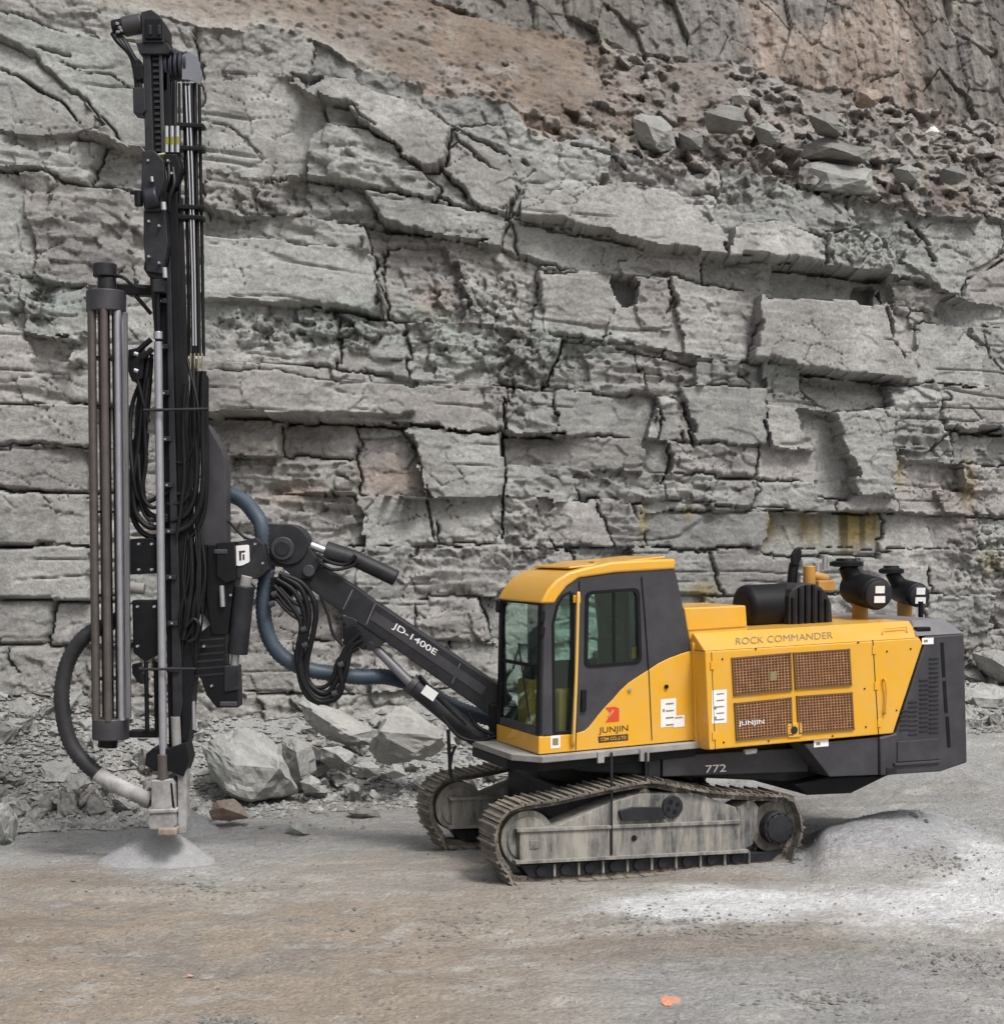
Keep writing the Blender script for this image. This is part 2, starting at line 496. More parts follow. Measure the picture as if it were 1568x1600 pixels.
# hand-traced blocks: outline, offset towards the viewer, roughness, how far the top leans back
polys = [
 ([(316,135),(400,118),(470,132),(505,165),(512,195),(487,215),(480,278),(400,285),(316,268)], 0.02, 0.25, 0.0),
 ([(479,147),(520,128),(560,133),(667,172),(705,200),(692,238),(686,272),(660,270),(635,256),(619,231),(577,209),(545,170),(515,166)], 0.42, 0.3, 0.2),
 ([(485,217),(514,198),(577,211),(619,233),(635,258),(660,276),(690,302),(683,318),(587,299),(479,286)], 0.28, 1.1, 0.0),
 ([(692,238),(712,225),(762,258),(803,300),(793,342),(756,333),(715,294),(690,271)], 0.32, 0.4, 0.1),
 ([(702,196),(745,222),(800,242),(812,300),(765,258),(714,223)], 0.15, 0.5, 0.2),
 ([(555,133),(603,152),(667,174),(700,197),(790,200),(770,155),(672,140),(590,98),(555,110)], -0.05, 0.6, 0.35),
 ([(575,300),(683,318),(790,343),(778,386),(692,375),(600,350)], 0.30, 0.35, 0.0),
 ([(318,372),(440,378),(520,385),(585,400),(597,497),(511,482),(425,474),(318,468)], 0.22, 0.3, 0.0),
 ([(600,385),(700,388),(735,480),(722,506),(600,498)], -0.14, 0.8, 0.0),
 ([(815,318),(860,303),(940,300),(990,290),(1060,300),(1120,368),(1130,404),(1000,386),(880,352),(815,346)], 0.42, 0.25, 0.5),
 ([(1140,360),(1200,348),(1290,382),(1287,418),(1206,412),(1132,406)], 0.46, 0.4, 0.25),
 ([(1290,372),(1350,365),(1390,400),(1381,430),(1290,420)], 0.40, 0.6, 0.25),
 ([(1206,414),(1381,428),(1390,474),(1206,467)], -0.32, 0.2, 0.0),
 ([(1341,439),(1374,441),(1372,468),(1341,466)], -0.7, 0.3, 0.0),
 ([(1180,470),(1379,475),(1396,549),(1429,590),(1391,590),(1247,579),(1174,563)], 0.42, 0.28, 0.0),
 ([(1384,490),(1420,495),(1424,545),(1400,552)], 0.0, 0.4, 0.0),
 ([(1428,505),(1500,512),(1530,560),(1522,604),(1430,598)], 0.14, 0.35, 0.0),
 ([(1247,582),(1391,592),(1396,645),(1300,652),(1255,622)], -0.2, 0.5, 0.0),
 ([(1294,649),(1392,640),(1397,720),(1391,778),(1341,776),(1322,705)], 0.42, 0.5, 0.0),
 ([(1240,640),(1294,652),(1320,707),(1340,776),(1285,776),(1270,700)], -0.22, 0.4, 0.0),
 ([(1387,598),(1470,602),(1476,680),(1440,712),(1392,702)], 0.22, 1.4, 0.0),
 ([(1470,606),(1640,600),(1640,674),(1469,672)], 0.36, 0.6, 0.0),
 ([(1400,410),(1450,350),(1568,352),(1560,400),(1500,430),(1491,470),(1450,452)], 0.2, 0.8, 0.4),
 ([(626,672),(718,675),(784,678),(783,775),(678,778),(664,738),(642,690)], 0.26, 0.5, 0.0),
 ([(560,690),(625,680),(662,740),(668,778),(560,777)], -0.08, 0.5, 0.0),
 ([(948,428),(994,430),(986,470),(968,480),(952,455)], -0.5, 0.5, 0.0),
 ([(994,432),(1042,436),(1040,525),(998,520),(985,475)], 0.18, 0.5, 0.0),
 ([(842,425),(950,428),(958,470),(946,535),(850,522)], 0.16, 0.35, 0.0),
 ([(1192,797),(1372,801),(1374,872),(1190,868)], -0.26, 0.3, 0.0),
 ([(1012,800),(1190,800),(1190,858),(1012,856)], 0.05, 0.25, 0.0),
 ([(1060,603),(1190,606),(1192,698),(1083,697)], 0.2, 0.3, 0.0),
 ([(1026,640),(1058,640),(1070,694),(1030,690)], 0.08, 0.4, 0.0),
 ([(318,585),(440,585),(520,600),(640,605),(720,600),(784,605),(784,675),(718,671),(597,665),(441,657),(318,649)], 0.5, 0.4, 0.0),
 ([(-60,627),(145,631),(145,697),(-60,694)], 0.12, 0.35, 0.0),
 ([(-60,700),(145,700),(145,768),(-60,765)], 0.04, 0.3, 0.0),
 ([(-60,770),(145,770),(145,853),(-60,852)], 0.10, 0.25, 0.0),
 ([(-60,856),(145,856),(145,938),(-60,936)], 0.08, 0.2, 0.0),
 ([(-200,-20),(60,90),(130,160),(170,205),(120,222),(0,205),(-200,190)], 0.05, 0.25, 0.2),
 ([(-200,-60),(110,60),(230,70),(316,100),(318,262),(208,238),(150,180),(60,92),(-200,-30)], 0.2, 0.3, 0.3)]
lab2 = lab.copy()
polyinfo = {}
for i, (pl, d, r, ln) in enumerate(polys):
    m_ = inpoly(WX, WY, pl)
    lab2[m_] = 1000 + i
    polyinfo[1000 + i] = (d, r, ln)
lab = lab2
lab[up > 0] = 3000
ul, inv = np.unique(lab, return_inverse=True)
inv = inv.reshape(lab.shape)
cnt = np.bincount(inv.ravel())
sc = np.bincount(inv.ravel(), Sg.ravel()) / cnt
zc = np.bincount(inv.ravel(), Zg.ravel()) / cnt
off = np.zeros(len(ul)); gs = np.zeros(len(ul)); gz = np.zeros(len(ul)); ro = np.zeros(len(ul)); hue = np.zeros(len(ul)); val = np.zeros(len(ul))
for i, L_ in enumerate(ul):
    hue[i], val[i] = rng.uniform(0, 1), rng.uniform(0.80, 1.14)
    if L_ == 3000:
        continue
    if L_ in polyinfo:
        d_, r_, l_ = polyinfo[L_]
        off[i], ro[i], gz[i], gs[i] = d_, r_, -l_ * 0.5 + rng.uniform(-.08, .04), rng.uniform(-0.16, 0.16)
    else:
        ly = L_ // 40
        off[i] = rng.uniform(-0.09, 0.13) + (0.06 if ly in (4, 6) else 0)
        ro[i] = rng.choice([0.4, 0.6, 1.0, 1.5])
        gz[i], gs[i] = rng.uniform(-0.22, 0.16), rng.uniform(-0.26, 0.26)
        if L_ // 40 == 0:
            gz[i] -= 0.15
D = off[inv] + gs[inv] * (Sg - sc[inv]) + gz[inv] * (Zg - zc[inv])
D[lab == 3000] = 0
rough = ro[inv]
# distance to block edges, in grid steps
edge = np.zeros(lab.shape, bool)
edge[:, 1:] |= lab[:, 1:] != lab[:, :-1]
edge[1:, :] |= lab[1:, :] != lab[:-1, :]
dist = np.where(edge, 0.0, 99.0)
for _ in range(9):
    q = dist.copy()
    q[:, 1:] = np.minimum(q[:, 1:], dist[:, :-1] + 1)
    q[:, :-1] = np.minimum(q[:, :-1], dist[:, 1:] + 1)
    q[1:, :] = np.minimum(q[1:, :], dist[:-1, :] + 1)
    q[:-1, :] = np.minimum(q[:-1, :], dist[1:, :] + 1)
    dist = q
rock = up <= 0
wid = np.clip(0.7 + 4.5 * fbm(Sg * 0.9, Zg * 0.9, 31, 5, 0.6), 0.2, 1.8)
D -= np.where(rock, 0.15 * np.clip(1 - dist / wid, 0, 1) * sst(0.3, 1.2, wid) , 0)
# rubble bands: greenish crushed beds and the broken zone along the top
def blob(x, y, rx, ry, a=1.0):
    return a * np.exp(-((PX - x) / rx) ** 2 - ((PY - y) / ry) ** 2)
rub = (blob(60, 470, 90, 34) + blob(420, 512, 130, 30) + blob(560, 520, 90, 26) + blob(860, 560, 60, 26) + blob(780, 470, 60, 50) + blob(400, 318, 90, 26)
       + blob(1180, 270, 130, 45) + blob(1000, 255, 60, 25) + blob(1340, 390, 70, 40) + blob(1235, 740, 30, 40) + blob(800, 610, 40, 50) + blob(560, 250, 60, 40, .6)
       + blob(1500, 760, 60, 30, .5) + blob(110, 560, 40, 40) + blob(1530, 880, 50, 80) + blob(700, 860, 300, 30, .45) + blob(1060, 470, 50, 40, .5) + blob(360, 730, 60, 60, .5) + blob(700, 440, 50, 60, .8)
       + 0.5 * sst(960, 1060, PY) + blob(830, 820, 60, 50, .6) + blob(1120, 480, 60, 30, .5) + blob(730, 545, 110, 30, .7))
rub = np.clip(rub, 0, 1) * sst(-0.3, 0.25, fbm(Sg * 1.1, Zg * 1.1, 61, 4) + 0.5 * rub)
near_top = np.exp(-np.clip(zA - Zg, 0, 9) / 0.35) * rock
rub = np.clip(rub + 0.8 * near_top, 0, 1)
w1 = worley(Sg * 3.4 + 0.12 * fbm(Sg * 3, Zg * 3, 40, 3), Zg * 5.0 + Sg * .6, 42)
w2 = worley(Sg * 8.5, Zg * 11, 43)
facet = (w1[2] - 0.5) * 0.26 + w1[3] * 0.13 * (h2(np.floor(w1[2] * 999), np.floor(w1[2] * 77), 3) - 0.5) * 3
tilt2 = w2[3] * (h2(np.floor(w2[2] * 9999), np.floor(w2[2] * 77), 4) - 0.5) * 0.22 + w2[4] * (w2[2] - .5) * .15
D += rub * (facet + (w2[2] - 0.5) * 0.09 + tilt2 - 0.05 * (1 - sst(0.0, 0.06, w1[1] - w1[0])) - 0.02 * (1 - sst(0.02, 0.15, w2[1] - w2[0])))
# facets, laminae and long secondary cracks on the sound blocks
snd = rock * (1 - 0.7 * rub)
w3 = worley(Sg * 1.5 + 0.2 * fbm(Sg * 1.4, Zg * 1.4, 50, 3), Zg * 3.4 + 0.15 * fbm(Sg, Zg * 2, 51, 3), 52)
ang = (h2(np.floor(w3[2] * 9999), np.floor(w3[2] * 777), 5) - 0.5)
D += snd * rough * ((w3[2] - 0.5) * 0.075 + w3[3] * ang * 0.15 + w3[4] * (w3[2] - 0.5) * 0.10)
crk = (1 - sst(0.0, 0.03, w3[1] - w3[0])) * sst(0.1, 0.3, fbm(Sg * 0.9, Zg * 0.9, 53, 3))
D -= snd * 0.06 * crk
w7 = worley(Sg * 3.2 + 0.1 * fbm(Sg * 3, Zg * 3, 150, 3), Zg * 6.5 + Sg * 0.7, 152)
D += snd * np.clip(rough * 1.25 - 0.1, 0.06, 2) * ((w7[2] - 0.5) * 0.035 + w7[3] * (w7[2] - 0.5) * 0.12 + w7[4] * (h2(np.floor(w7[2] * 9999), np.floor(w7[2] * 55), 6) - 0.5) * 0.10)
lam = fbm(Sg * 0.5, Zg * 7 + 0.6 * fbm(Sg * 0.7, Zg * 0.7, 55, 2), 54, 4, 0.6)
tb = Zg * 5.2 + 0.10 * Sg + 0.5 * fbm(Sg * 0.35, Zg * 0.35, 160, 3)
tl = np.floor(tb)
tj = np.floor(Sg * (0.7 + 0.9 * h2(tl, tl * 0, 161)) + 7 * h2(tl, tl * 0, 162) + 0.18 * (wb_[2] - .5))
thin_off = h2(tl, tj, 163) - 0.5
led = sst(-0.1, 0.3, fbm(Sg * 0.45, Zg * 0.6, 164, 3) + 0.15 * rough)
D += snd * led * np.clip(rough * 1.3 - 0.15, 0.1, 1.4) * (thin_off * 0.085 + (tb - tl - .5) * 0.03)
D += snd * (0.022 * lam * (0.15 + rough) + 0.004 * np.abs(fbm(Sg * 2.2, Zg * 3.2, 56, 6, 0.62)) * (0.4 + rough))
thin = (1 - sst(0.012, 0.05, np.abs(vn(Sg * 0.32, Zg * 4.2 + 0.5 * vn(Sg, Zg, 71), 57) - 0.5))) * sst(0.0, 0.25, fbm(Sg * 0.7, Zg * 1.3, 58, 3))
D -= snd * 0.07 * thin
D += 0.010 * fbm(Sg * 6, Zg * 8, 59, 5, 0.65) * (0.1 + rough) * rock
D *= np.where(rock, 1 - 0.8 * np.exp(-np.clip(zA - Zg, 0, 9) / 0.3), 1)
D += 0.07 * fbm(Sg * 0.35, Zg * 0.5, 60, 3) * rock
# traced cracks: polyline, half width (px), depth
cracks = [
 ([(0,108),(30,118),(60,138),(80,155),(105,168),(130,200)], 5, .25), ([(62,78),(75,82),(113,92)], 4, .2), ([(95,98),(140,117),(180,121),(205,140)], 2, .12),
 ([(0,267),(62,272)], 5, .25), ([(88,282),(150,292),(208,303)], 4, .22), ([(42,437),(127,446)], 5, .3),
 ([(520,168),(558,175),(567,190),(590,205)], 2.5, .15), ([(555,134),(603,153),(667,175),(696,198),(747,223),(800,243)], 2.2, .15),
 ([(577,211),(619,233),(635,258),(660,272),(688,275)], 3.5, .3), ([(692,271),(715,294),(756,333)], 3, .25), ([(507,172),(514,198),(485,217),(480,274)], 3, .22),
 ([(479,285),(560,292),(600,299)], 4.5, .35), ([(455,118),(480,128),(500,122)], 6, .3), ([(320,192),(355,198),(380,215),(410,240)], 1.8, .1),
 ([(390,333),(470,340)], 3, .2), ([(530,346),(580,352)], 4, .25), ([(600,357),(690,373)], 3, .22), ([(511,483),(560,490),(590,497)], 5, .35),
 ([(320,650),(441,658),(597,666),(640,672)], 4.5, .4), ([(0,629),(140,631)], 3.5, .3), ([(0,767),(140,769)], 3, .25), ([(0,938),(140,939)], 3.5, .25), ([(0,854),(140,856)], 2, .15),
 ([(783,625),(787,700),(785,775),(782,840)], 3, .35), ([(0,694),(140,697)], 3, .2),
 ([(626,672),(639,691),(658,720),(667,777),(677,844)], 2.5, .22), ([(340,855),(780,857)], 1.2, .1), ([(780,855),(1330,857),(1568,861)], 1.2, .12),
 ([(1045,697),(1042,730),(1030,759)], 4, .3), ([(999,784),(989,787),(1000,820),(1011,853)], 3.5, .2), ([(1061,603),(1068,650),(1083,698)], 4, .3),
 ([(1026,633),(1035,660),(1028,690)], 2.5, .2), ([(812,350),(862,358)], 4, .25), ([(910,371),(983,382),(1020,390)], 4, .3),
 ([(1206,418),(1287,424),(1381,432)], 6, .4), ([(1195,468),(1290,471),(1379,477)], 3, .3), ([(1247,583),(1391,593)], 5, .4), ([(1375,486),(1397,549),(1405,562)], 4, .35),
 ([(1469,675),(1568,678)], 4, .35), ([(1190,796),(1391,802)], 3.5, .3), ([(1285,777),(1391,779)], 3, .22), ([(1491,470),(1500,440),(1540,425),(1568,405)], 3, .25),
 ([(1040,548),(1036,560)], 3, .2), ([(965,547),(1035,560),(1086,572)], 2.5, .2), ([(866,612),(870,650)], 3, .25), ([(789,680),(867,680)], 3.5, .3),
 ([(1420,345),(1440,375),(1460,410)], 7, .35), ([(820,250),(850,280),(885,300)], 6, .35), ([(895,225),(960,245),(975,260)], 4, .25), ([(1085,302),(1125,302)], 4, .25),
 ([(930,290),(870,272),(830,245)], 2, .15), ([(1247,585),(1252,610),(1275,632),(1295,650)], 3, .25), ([(1507,811),(1568,812)], 2.5, .2), ([(1535,515),(1545,560),(1568,590)], 3, .25)]
for ln, hw, dp in cracks:
    bx = (PX > min(p[0] for p in ln) - 15) & (PX < max(p[0] for p in ln) + 15) & (PY > min(p[1] for p in ln) - 15) & (PY < max(p[1] for p in ln) + 15)
    jx = (PX[bx] + 0.5 * (WX - PX)[bx])
    jy = (PY[bx] + 0.5 * (WY - PY)[bx])
    dd = pdist(jx, jy, ln)
    ww = hw * (0.2 + 0.7 * vn(Sg[bx] * 3, Zg[bx] * 3, 81))
    D[bx] -= 0.95 * dp * np.clip(2.0 * (1.0 - dd / ww), 0, 1) * sst(0.15, 0.45, vn(Sg[bx] * 1.7, Zg[bx] * 1.7, 82))
# recess below the strong overhangs that fades downwards
for x0, x1, y0, y1, a in ((318, 640, 652, 700, .22), (1206, 1381, 432, 470, .1), (1250, 1395, 592, 625, .2), (40, 130, 440, 470, .15), (789, 870, 680, 710, .12)):
    D -= a * sst(x0 - 10, x0 + 5, PX) * (1 - sst(x1 - 5, x1 + 15, PX)) * sst(y0 - 3, y0 + 1, WY) * (1 - sst(y0, y1, WY))
# slope of soil and loose stones, and the broken wall above it
soil = (up > 0) & (up < 1)
w4 = worley(Sg * 2.6, Zg * 4.5, 90)
near_low = np.exp(-np.clip(Zg - zA, 0, 9) / 0.45) * sst(560, 760, PX)
clump = sst(0.0, 0.35, fbm(Sg * 0.7, Zg * 0.9, 88, 4) + 0.45 * sst(650, 1250, PX) + 0.5 * near_low)
stn = (w4[2] > 0.55) * np.clip(0.15 + 0.35 * w4[2] - w4[0], 0, 1) * clump
w5 = worley(Sg * 7, Zg * 10, 91)
stn2 = (w5[2] > 0.6) * np.clip(0.1 + 0.35 * w5[2] - w5[0], 0, 1) * (0.25 + 0.75 * clump)
rill = fbm(Sg * 2.6 - Zg * 2.4, (Sg + Zg) * 0.5, 99, 4)
D += soil * (0.06 * rill + clump * (facet * 1.2) * sst(600, 1000, PX) + 0.42 * fbm(Sg * 0.9, Zg * 1.4, 92, 6, 0.62) + 0.45 * stn + 0.22 * stn2 + 0.02 * fbm(Sg * 9, Zg * 9, 93, 3))
upw = up >= 1
w6 = worley(Sg * 1.2 + Zg * .2, Zg * 1.0 + Sg * 0.4, 96)
D += upw * ((w6[2] - 0.5) * 0.22 + w6[3] * (w6[2] - 0.5) * 0.4 + 0.16 * fbm(Sg * 2.2, Zg * 1.1, 97, 6, 0.6) + (w7[2] - 0.5) * 0.05 + w7[3] * (w7[2] - .5) * .14 - 0.08 * (1 - sst(0.0, 0.03, w6[1] - w6[0])))
D += upw * 0.14 * fbm(Sg * 5, Zg * 1.3, 98, 4)
Yp = Ym - D
# colours (surface colour only)
g = hue[inv][..., None]
base = (1 - g) * np.array([0.318, 0.324, 0.310]) + g * np.array([0.326, 0.312, 0.304])
base = base * val[inv][..., None]
def lerp(c, rgb, a):
    a = np.clip(a, 0, 1)[..., None]
    return c * (1 - a) + np.array(rgb) * a
n1 = fbm(Sg * 0.8, Zg * 1.2, 101, 5)
n2 = fbm(Sg * 2.5, Zg * 3.5, 102, 5)
C = base * (1 + 0.14 * n1 + 0.16 * n2)[..., None]
C = lerp(C, (0.265, 0.31, 0.29), 0.65 * np.clip(blob(60, 470, 110, 36) + blob(450, 505, 170, 34) + blob(880, 535, 90, 26) + blob(640, 500, 120, 40) + blob(750, 560, 120, 30, .6) + blob(1180, 580, 50, 25, .7) + blob(1180, 330, 90, 30, .6) + blob(1400, 390, 80, 40, .5) + blob(60, 120, 120, 90, .5), 0, 1) * sst(-0.3, 0.3, n2 + 0.2))
C = lerp(C, (0.47, 0.47, 0.455), 0.65 * np.clip(blob(735, 350, 50, 26) + blob(610, 180, 70, 26) + blob(1345, 540, 26, 60) + blob(1420, 625, 40, 26) + blob(520, 640, 60, 30) + blob(1090, 335, 60, 30) + blob(60, 110, 90, 24, .6) + blob(1220, 385, 60, 20) + blob(740, 720, 50, 50, .6) + blob(1345, 720, 30, 60, .6) + blob(120, 540, 20, 25), 0, 1))
C = lerp(C, (0.33, 0.255, 0.21), 0.65 * np.clip(blob(610, 745, 50, 30) + blob(470, 770, 60, 14) + blob(680, 470, 40, 30, .7) + blob(420, 700, 90, 30, .4) + blob(1480, 770, 60, 25, .4), 0, 1))
st = (0.25 + 0.75 * sst(0.30, 0.62, vn(PX / 12.0, PY * 0.012, 110) + 0.15 * n1)) * sst(1188, 1200, PX) * (1 - sst(1365, 1385, PX)) * sst(796, 806, PY) * (1 - sst(835, 885, PY + 30 * vn(PX / 10.0, PX * 0, 114)))
C = lerp(C, (0.20, 0.15, 0.035), 0.9 * st)
C = lerp(C, (0.05, 0.045, 0.03), 0.8 *  st * sst(0.55, 0.75, vn(PX / 9.0, PY * 0.006, 113)))
C = lerp(C, (0.26, 0.20, 0.05), 0.7 * (blob(1005, 815, 7, 30) + blob(1075, 800, 6, 12) + blob(1400, 740, 10, 22) + blob(1510, 760, 10, 40, .8) + blob(1095, 925, 24, 14) + blob(1545, 880, 20, 20, .6)))
low = sst(930, 1080, PY) * (1 - sst(1500, 1568, PX) * 0.5)
C = lerp(C, (0.285, 0.270, 0.245), 0.45 * low)
sc_ = np.stack([0.185 + 0.03 * n1, 0.148 + 0.025 * n1, 0.12 + 0.02 * n1], -1) * (1 + 0.22 * n2)[..., None]
gr = np.clip(sst(880, 1120, PX) * 0.6 + 0.4 * sst(0.0, 0.4, fbm(Sg * 1.2, Zg * 1.2, 104, 4)) + 0.35 * (stn > 0.02) + 0.2 * (stn2 > 0.05), 0, 0.92)
sc_ = lerp(sc_, (0.20, 0.19, 0.18), gr)
sc_ = lerp(sc_, (0.29, 0.27, 0.255), 0.65 * clump * (w1[2] > 0.55) * sst(560, 760, PX))
sc_ = lerp(sc_, (0.14, 0.12, 0.11), 0.5 * clump * (w1[2] < 0.25) * sst(560, 760, PX))
top_pale = np.exp(-np.clip((Zg - zA), 0, 9) / 0.5) * (1 - sst(560, 640, PX))
sc_ = lerp(sc_, (0.30, 0.29, 0.27), top_pale)
sc_ = lerp(sc_, (0.10, 0.085, 0.075), 0.55 * sst(0.25, 0.55, fbm(Sg * 2.6, Zg * 4.2, 108, 4, .65)))
C = np.where(soil[..., None], sc_, C)
uw = lerp(np.ones(C.shape) * np.array([0.19, 0.18, 0.17]), (0.33, 0.265, 0.225), 0.85 * np.clip(sst(1130, 1200, PX) * (1 - sst(1400, 1500, PX)), 0, 1) * sst(-0.3, 0.2, n1 + 0.1))
uw = lerp(uw, (0.11, 0.10, 0.095), 0.7 * sst(1400, 1520, PX))
stv = sst(0.5, 0.75, vn(Sg * 6, Zg * 0.4, 111)) * sst(1200, 1300, PX)
uw = lerp(uw, (0.36, 0.34, 0.31), 0.5 * stv)
uw = lerp(uw, (0.10, 0.09, 0.085), 0.5 * sst(0.55, 0.8, vn(Sg * 4.5, Zg * 0.35, 112)) * sst(1150, 1300, PX))
uw = lerp(uw, (0.13, 0.115, 0.10), 0.35 * sst(-0.1, 0.3, n1)) * (1 + 0.3 * n2)[..., None]
C = np.where(upw[..., None], uw, C)
spk = fbm(Sg * 4.5, Zg * 9, 106, 5, 0.7)
C = C * (1 + 0.22 * fbm(Sg * 11, Zg * 13, 105, 4, 0.7) + 0.16 * spk)[..., None]
C = lerp(C, (0.13, 0.125, 0.12), 0.5 * sst(0.28, 0.5, spk) * rock)
C = lerp(C, (0.20, 0.195, 0.19), 0.45 * sst(0.1, 0.5, fbm(Sg * 1.6, Zg * 1.0, 107, 5, .6)) * rock)
C = C * np.where(rock, 0.91, 1.0)[..., None]
C = np.clip(C, 0.02, 0.7)
P3 = np.stack([Xm, Yp, Zg], -1).reshape(-1, 3)
C3 = C.reshape(-1, 3)
nr, nc = Sg.shape
ii = np.arange(nr * nc).reshape(nr, nc)
quads = np.stack([ii[:-1, :-1], ii[:-1, 1:], ii[1:, 1:], ii[1:, :-1]], -1).reshape(-1, 4)
qlab = lab[:-1, :-1].reshape(-1)
# only blocks the photograph shows become pieces of their own
vis = (PX > -20) & (PX < 1590) & (PY > -20) & (PY < 1180)
vc = np.bincount(inv.ravel(), vis.ravel().astype(float))
blocks = [int(ul[i]) for i in range(len(ul)) if ul[i] != 3000 and vc[i] > 350]
def submesh(name, mask, parent, origin):
    q = quads[mask]
    u_, iv = np.unique(q, return_inverse=True)
    return grid_object(name, P3[u_], C3[u_], iv.reshape(-1, 4), M['rock'], origin, parent, smooth=False)
ob_ = np.array([X0 + 8 * CD, Y0 + 8 * SD, 0.0])
cliff = submesh('cliff', ~np.isin(qlab, blocks), None, ob_)
tag(cliff, kind='structure')
order = np.argsort(qlab, kind='stable')
ql = qlab[order]
for L_ in blocks:
    a, b_ = np.searchsorted(ql, L_), np.searchsorted(ql, L_, 'right')
    mk = order[a:b_]
    q = quads[mk]
    u_, iv = np.unique(q, return_inverse=True)
    pts = P3[u_]
    grid_object('rock_block', pts, C3[u_], iv.reshape(-1, 4), M['rock'], pts.mean(0), cliff, smooth=False)
print('cliff blocks', len(blocks), 'verts', len(P3))

# ------------------------------------------------------------------ ground
def ground_xy(px, py, z=0.0):
    Y = (CH - z) * F / (py - HY)
    return (px - CX) / F * Y, Y
ys = [8.6]
while ys[-1] < 33:
    ys.append(ys[-1] * 1.0030)
xs = np.linspace(-10.5, 15.5, 560)
XG, YG = np.meshgrid(xs, np.array(ys))
def talus(X, Y):
    s = ((X - X0) + 0 * Y) / CD
    wall = Y0 + s * SD
    t = wall - Y                                     # distance in front of the wall
    kx = CX + F * X / np.maximum(Y, 1)
    hT = np.interp(kx, [-300, 0, 140, 300, 480, 700, 1000, 1400, 1568, 1900], [1.5, 1.45, 1.2, 0.85, 0.85, 1.0, 0.9, 0.7, 0.75, 0.8])
    wT = np.interp(kx, [-300, 0, 140, 300, 700, 1000, 1568, 1900], [3.3, 3.2, 2.9, 2.5, 2.2, 2.2, 2.0, 2.0])
    f = np.clip(1 - t / wT, 0, 1)
    return hT * f ** 1.5, f
TH, TF = talus(XG, YG)
gpx, gpy = CX + F * XG / YG, HY + F * CH / YG
def gblob(x, y, rx, ry, a=1.0):
    return a * np.exp(-((gpx - x) / rx) ** 2 - ((gpy - y) / ry) ** 2)
mound = gblob(1340, 1335, 120, 30) + 0.7 * gblob(1440, 1310, 90, 20)
def far_rise(X, Y):
    return 0.42 * sst(17.5, 24, Y) * sst(3.0, 6.5, X)
ZG = TH + far_rise(XG, YG) + 0.10 * fbm(XG * 0.35, YG * 0.35, 201, 4) + 0.035 * fbm(XG * 1.6, YG * 1.9, 202, 5, .6) + 0.022 * fbm(XG * 7, YG * 9, 203, 3, .7)
calm = np.exp(-((XG - 1.0) / 2.6) ** 2 - ((YG - 16.0) / 1.6) ** 2)
ZG = ZG * (1 - 0.75 * calm) + 0.30 * mound * sst(1255, 1290, gpx)
wg = worley(XG * 2.6, YG * 2.6, 204)
ZG += 0.05 * TF * (wg[2] - 0.3)
ruts = sst(0.55, 0.7, vn(XG * 0.25 + YG * 0.1, YG * 2.2, 206))
ZG -= 0.02 * ruts
for yo, sl_ in ((11.9, .07), (12.35, .07), (13.5, .22), (14.0, .22)):
    dd_ = np.abs(YG - yo - sl_ * XG - .12 * np.sin(XG * .5))
    ZG -= 0.022 * np.exp(-(dd_ / .13) ** 2) * (0.6 + 0.4 * np.sign(np.sin(XG * 38))) * sst(-0.2, 0.2, fbm(XG * .5, YG * .5, 207, 3))
def ground_z(x, y):
    j = min(max(int((x - xs[0]) / (xs[1] - xs[0])), 0), len(xs) - 2)
    i = min(max(int(np.searchsorted(ys, y)) - 1, 0), len(ys) - 2)
    return float(ZG[i, j])
a1, a2, a3 = fbm(XG * 0.5, YG * 0.9, 210, 5), fbm(XG * 2.2, YG * 3.4, 211, 5), fbm(XG * 7, YG * 10, 212, 4, .7)
CG = np.ones(XG.shape + (3,)) * np.array([0.335, 0.32, 0.295])
tan = np.clip((1 - sst(560, 1100, gpx + 160 * a1)) * sst(1340, 1440, gpy + 60 * a1) + gblob(620, 1345, 220, 40, .7), 0, 1)
CG = lerp(CG, (0.325, 0.270, 0.212), 0.9 * tan)
CG = lerp(CG, (0.30, 0.30, 0.292), 0.8 * (1 - sst(1320, 1400, gpy + 50 * a1)) * (1 - gblob(620, 1345, 240, 40, .6)))
CG = lerp(CG, (0.31, 0.307, 0.30), 0.7 * sst(850, 1100, gpx) * sst(1450, 1520, gpy))
CG = lerp(CG, (0.25, 0.235, 0.215), 0.6 * sst(0.15, 0.5, a1 + 0.5 * a2))
CG = lerp(CG, (0.44, 0.42, 0.385), 0.6 * sst(0.2, 0.5, a2 - 0.4 * a1))
wd = np.clip(gblob(1130, 1418, 150, 27) + gblob(1350, 1418, 190, 30) + gblob(1560, 1395, 130, 50) + gblob(1000, 1415, 90, 14, .6) + gblob(1520, 1335, 70, 20, .6) - gblob(1340, 1320, 130, 40, .8), 0, 1)
wd = sst(0.2, 0.8, wd + 0.36 * a2 + 0.25 * a1 + 0.12 * a3)
CG = lerp(CG, (0.62, 0.62, 0.62), wd * 0.93)
CG = lerp(CG, (0.37, 0.37, 0.38), 0.9 * np.clip(mound * 1.3, 0, 1) * (1 - wd))
CG = lerp(CG, (0.37, 0.365, 0.36), 0.5 * np.clip(gblob(245, 1345, 120, 40) + gblob(330, 1300, 60, 30), 0, 1))
CG = lerp(CG, (0.18, 0.158, 0.14), 0.45 * sst(0.30, 0.52, a3 + 0.35 * a2))
a4 = fbm(XG * 3, YG * 14, 213, 4, .7)
CG = lerp(CG, (0.22, 0.195, 0.17), 0.28 * sst(0.25, 0.5, a4))
CG = lerp(CG, (0.44, 0.42, 0.38), 0.25 * sst(0.25, 0.5, -a4))
damp = sst(0.12, 0.5, fbm(XG * 0.45, YG * 1.1, 214, 5)) * (1 - sst(1250, 1500, gpx)) * sst(1300, 1360, gpy)
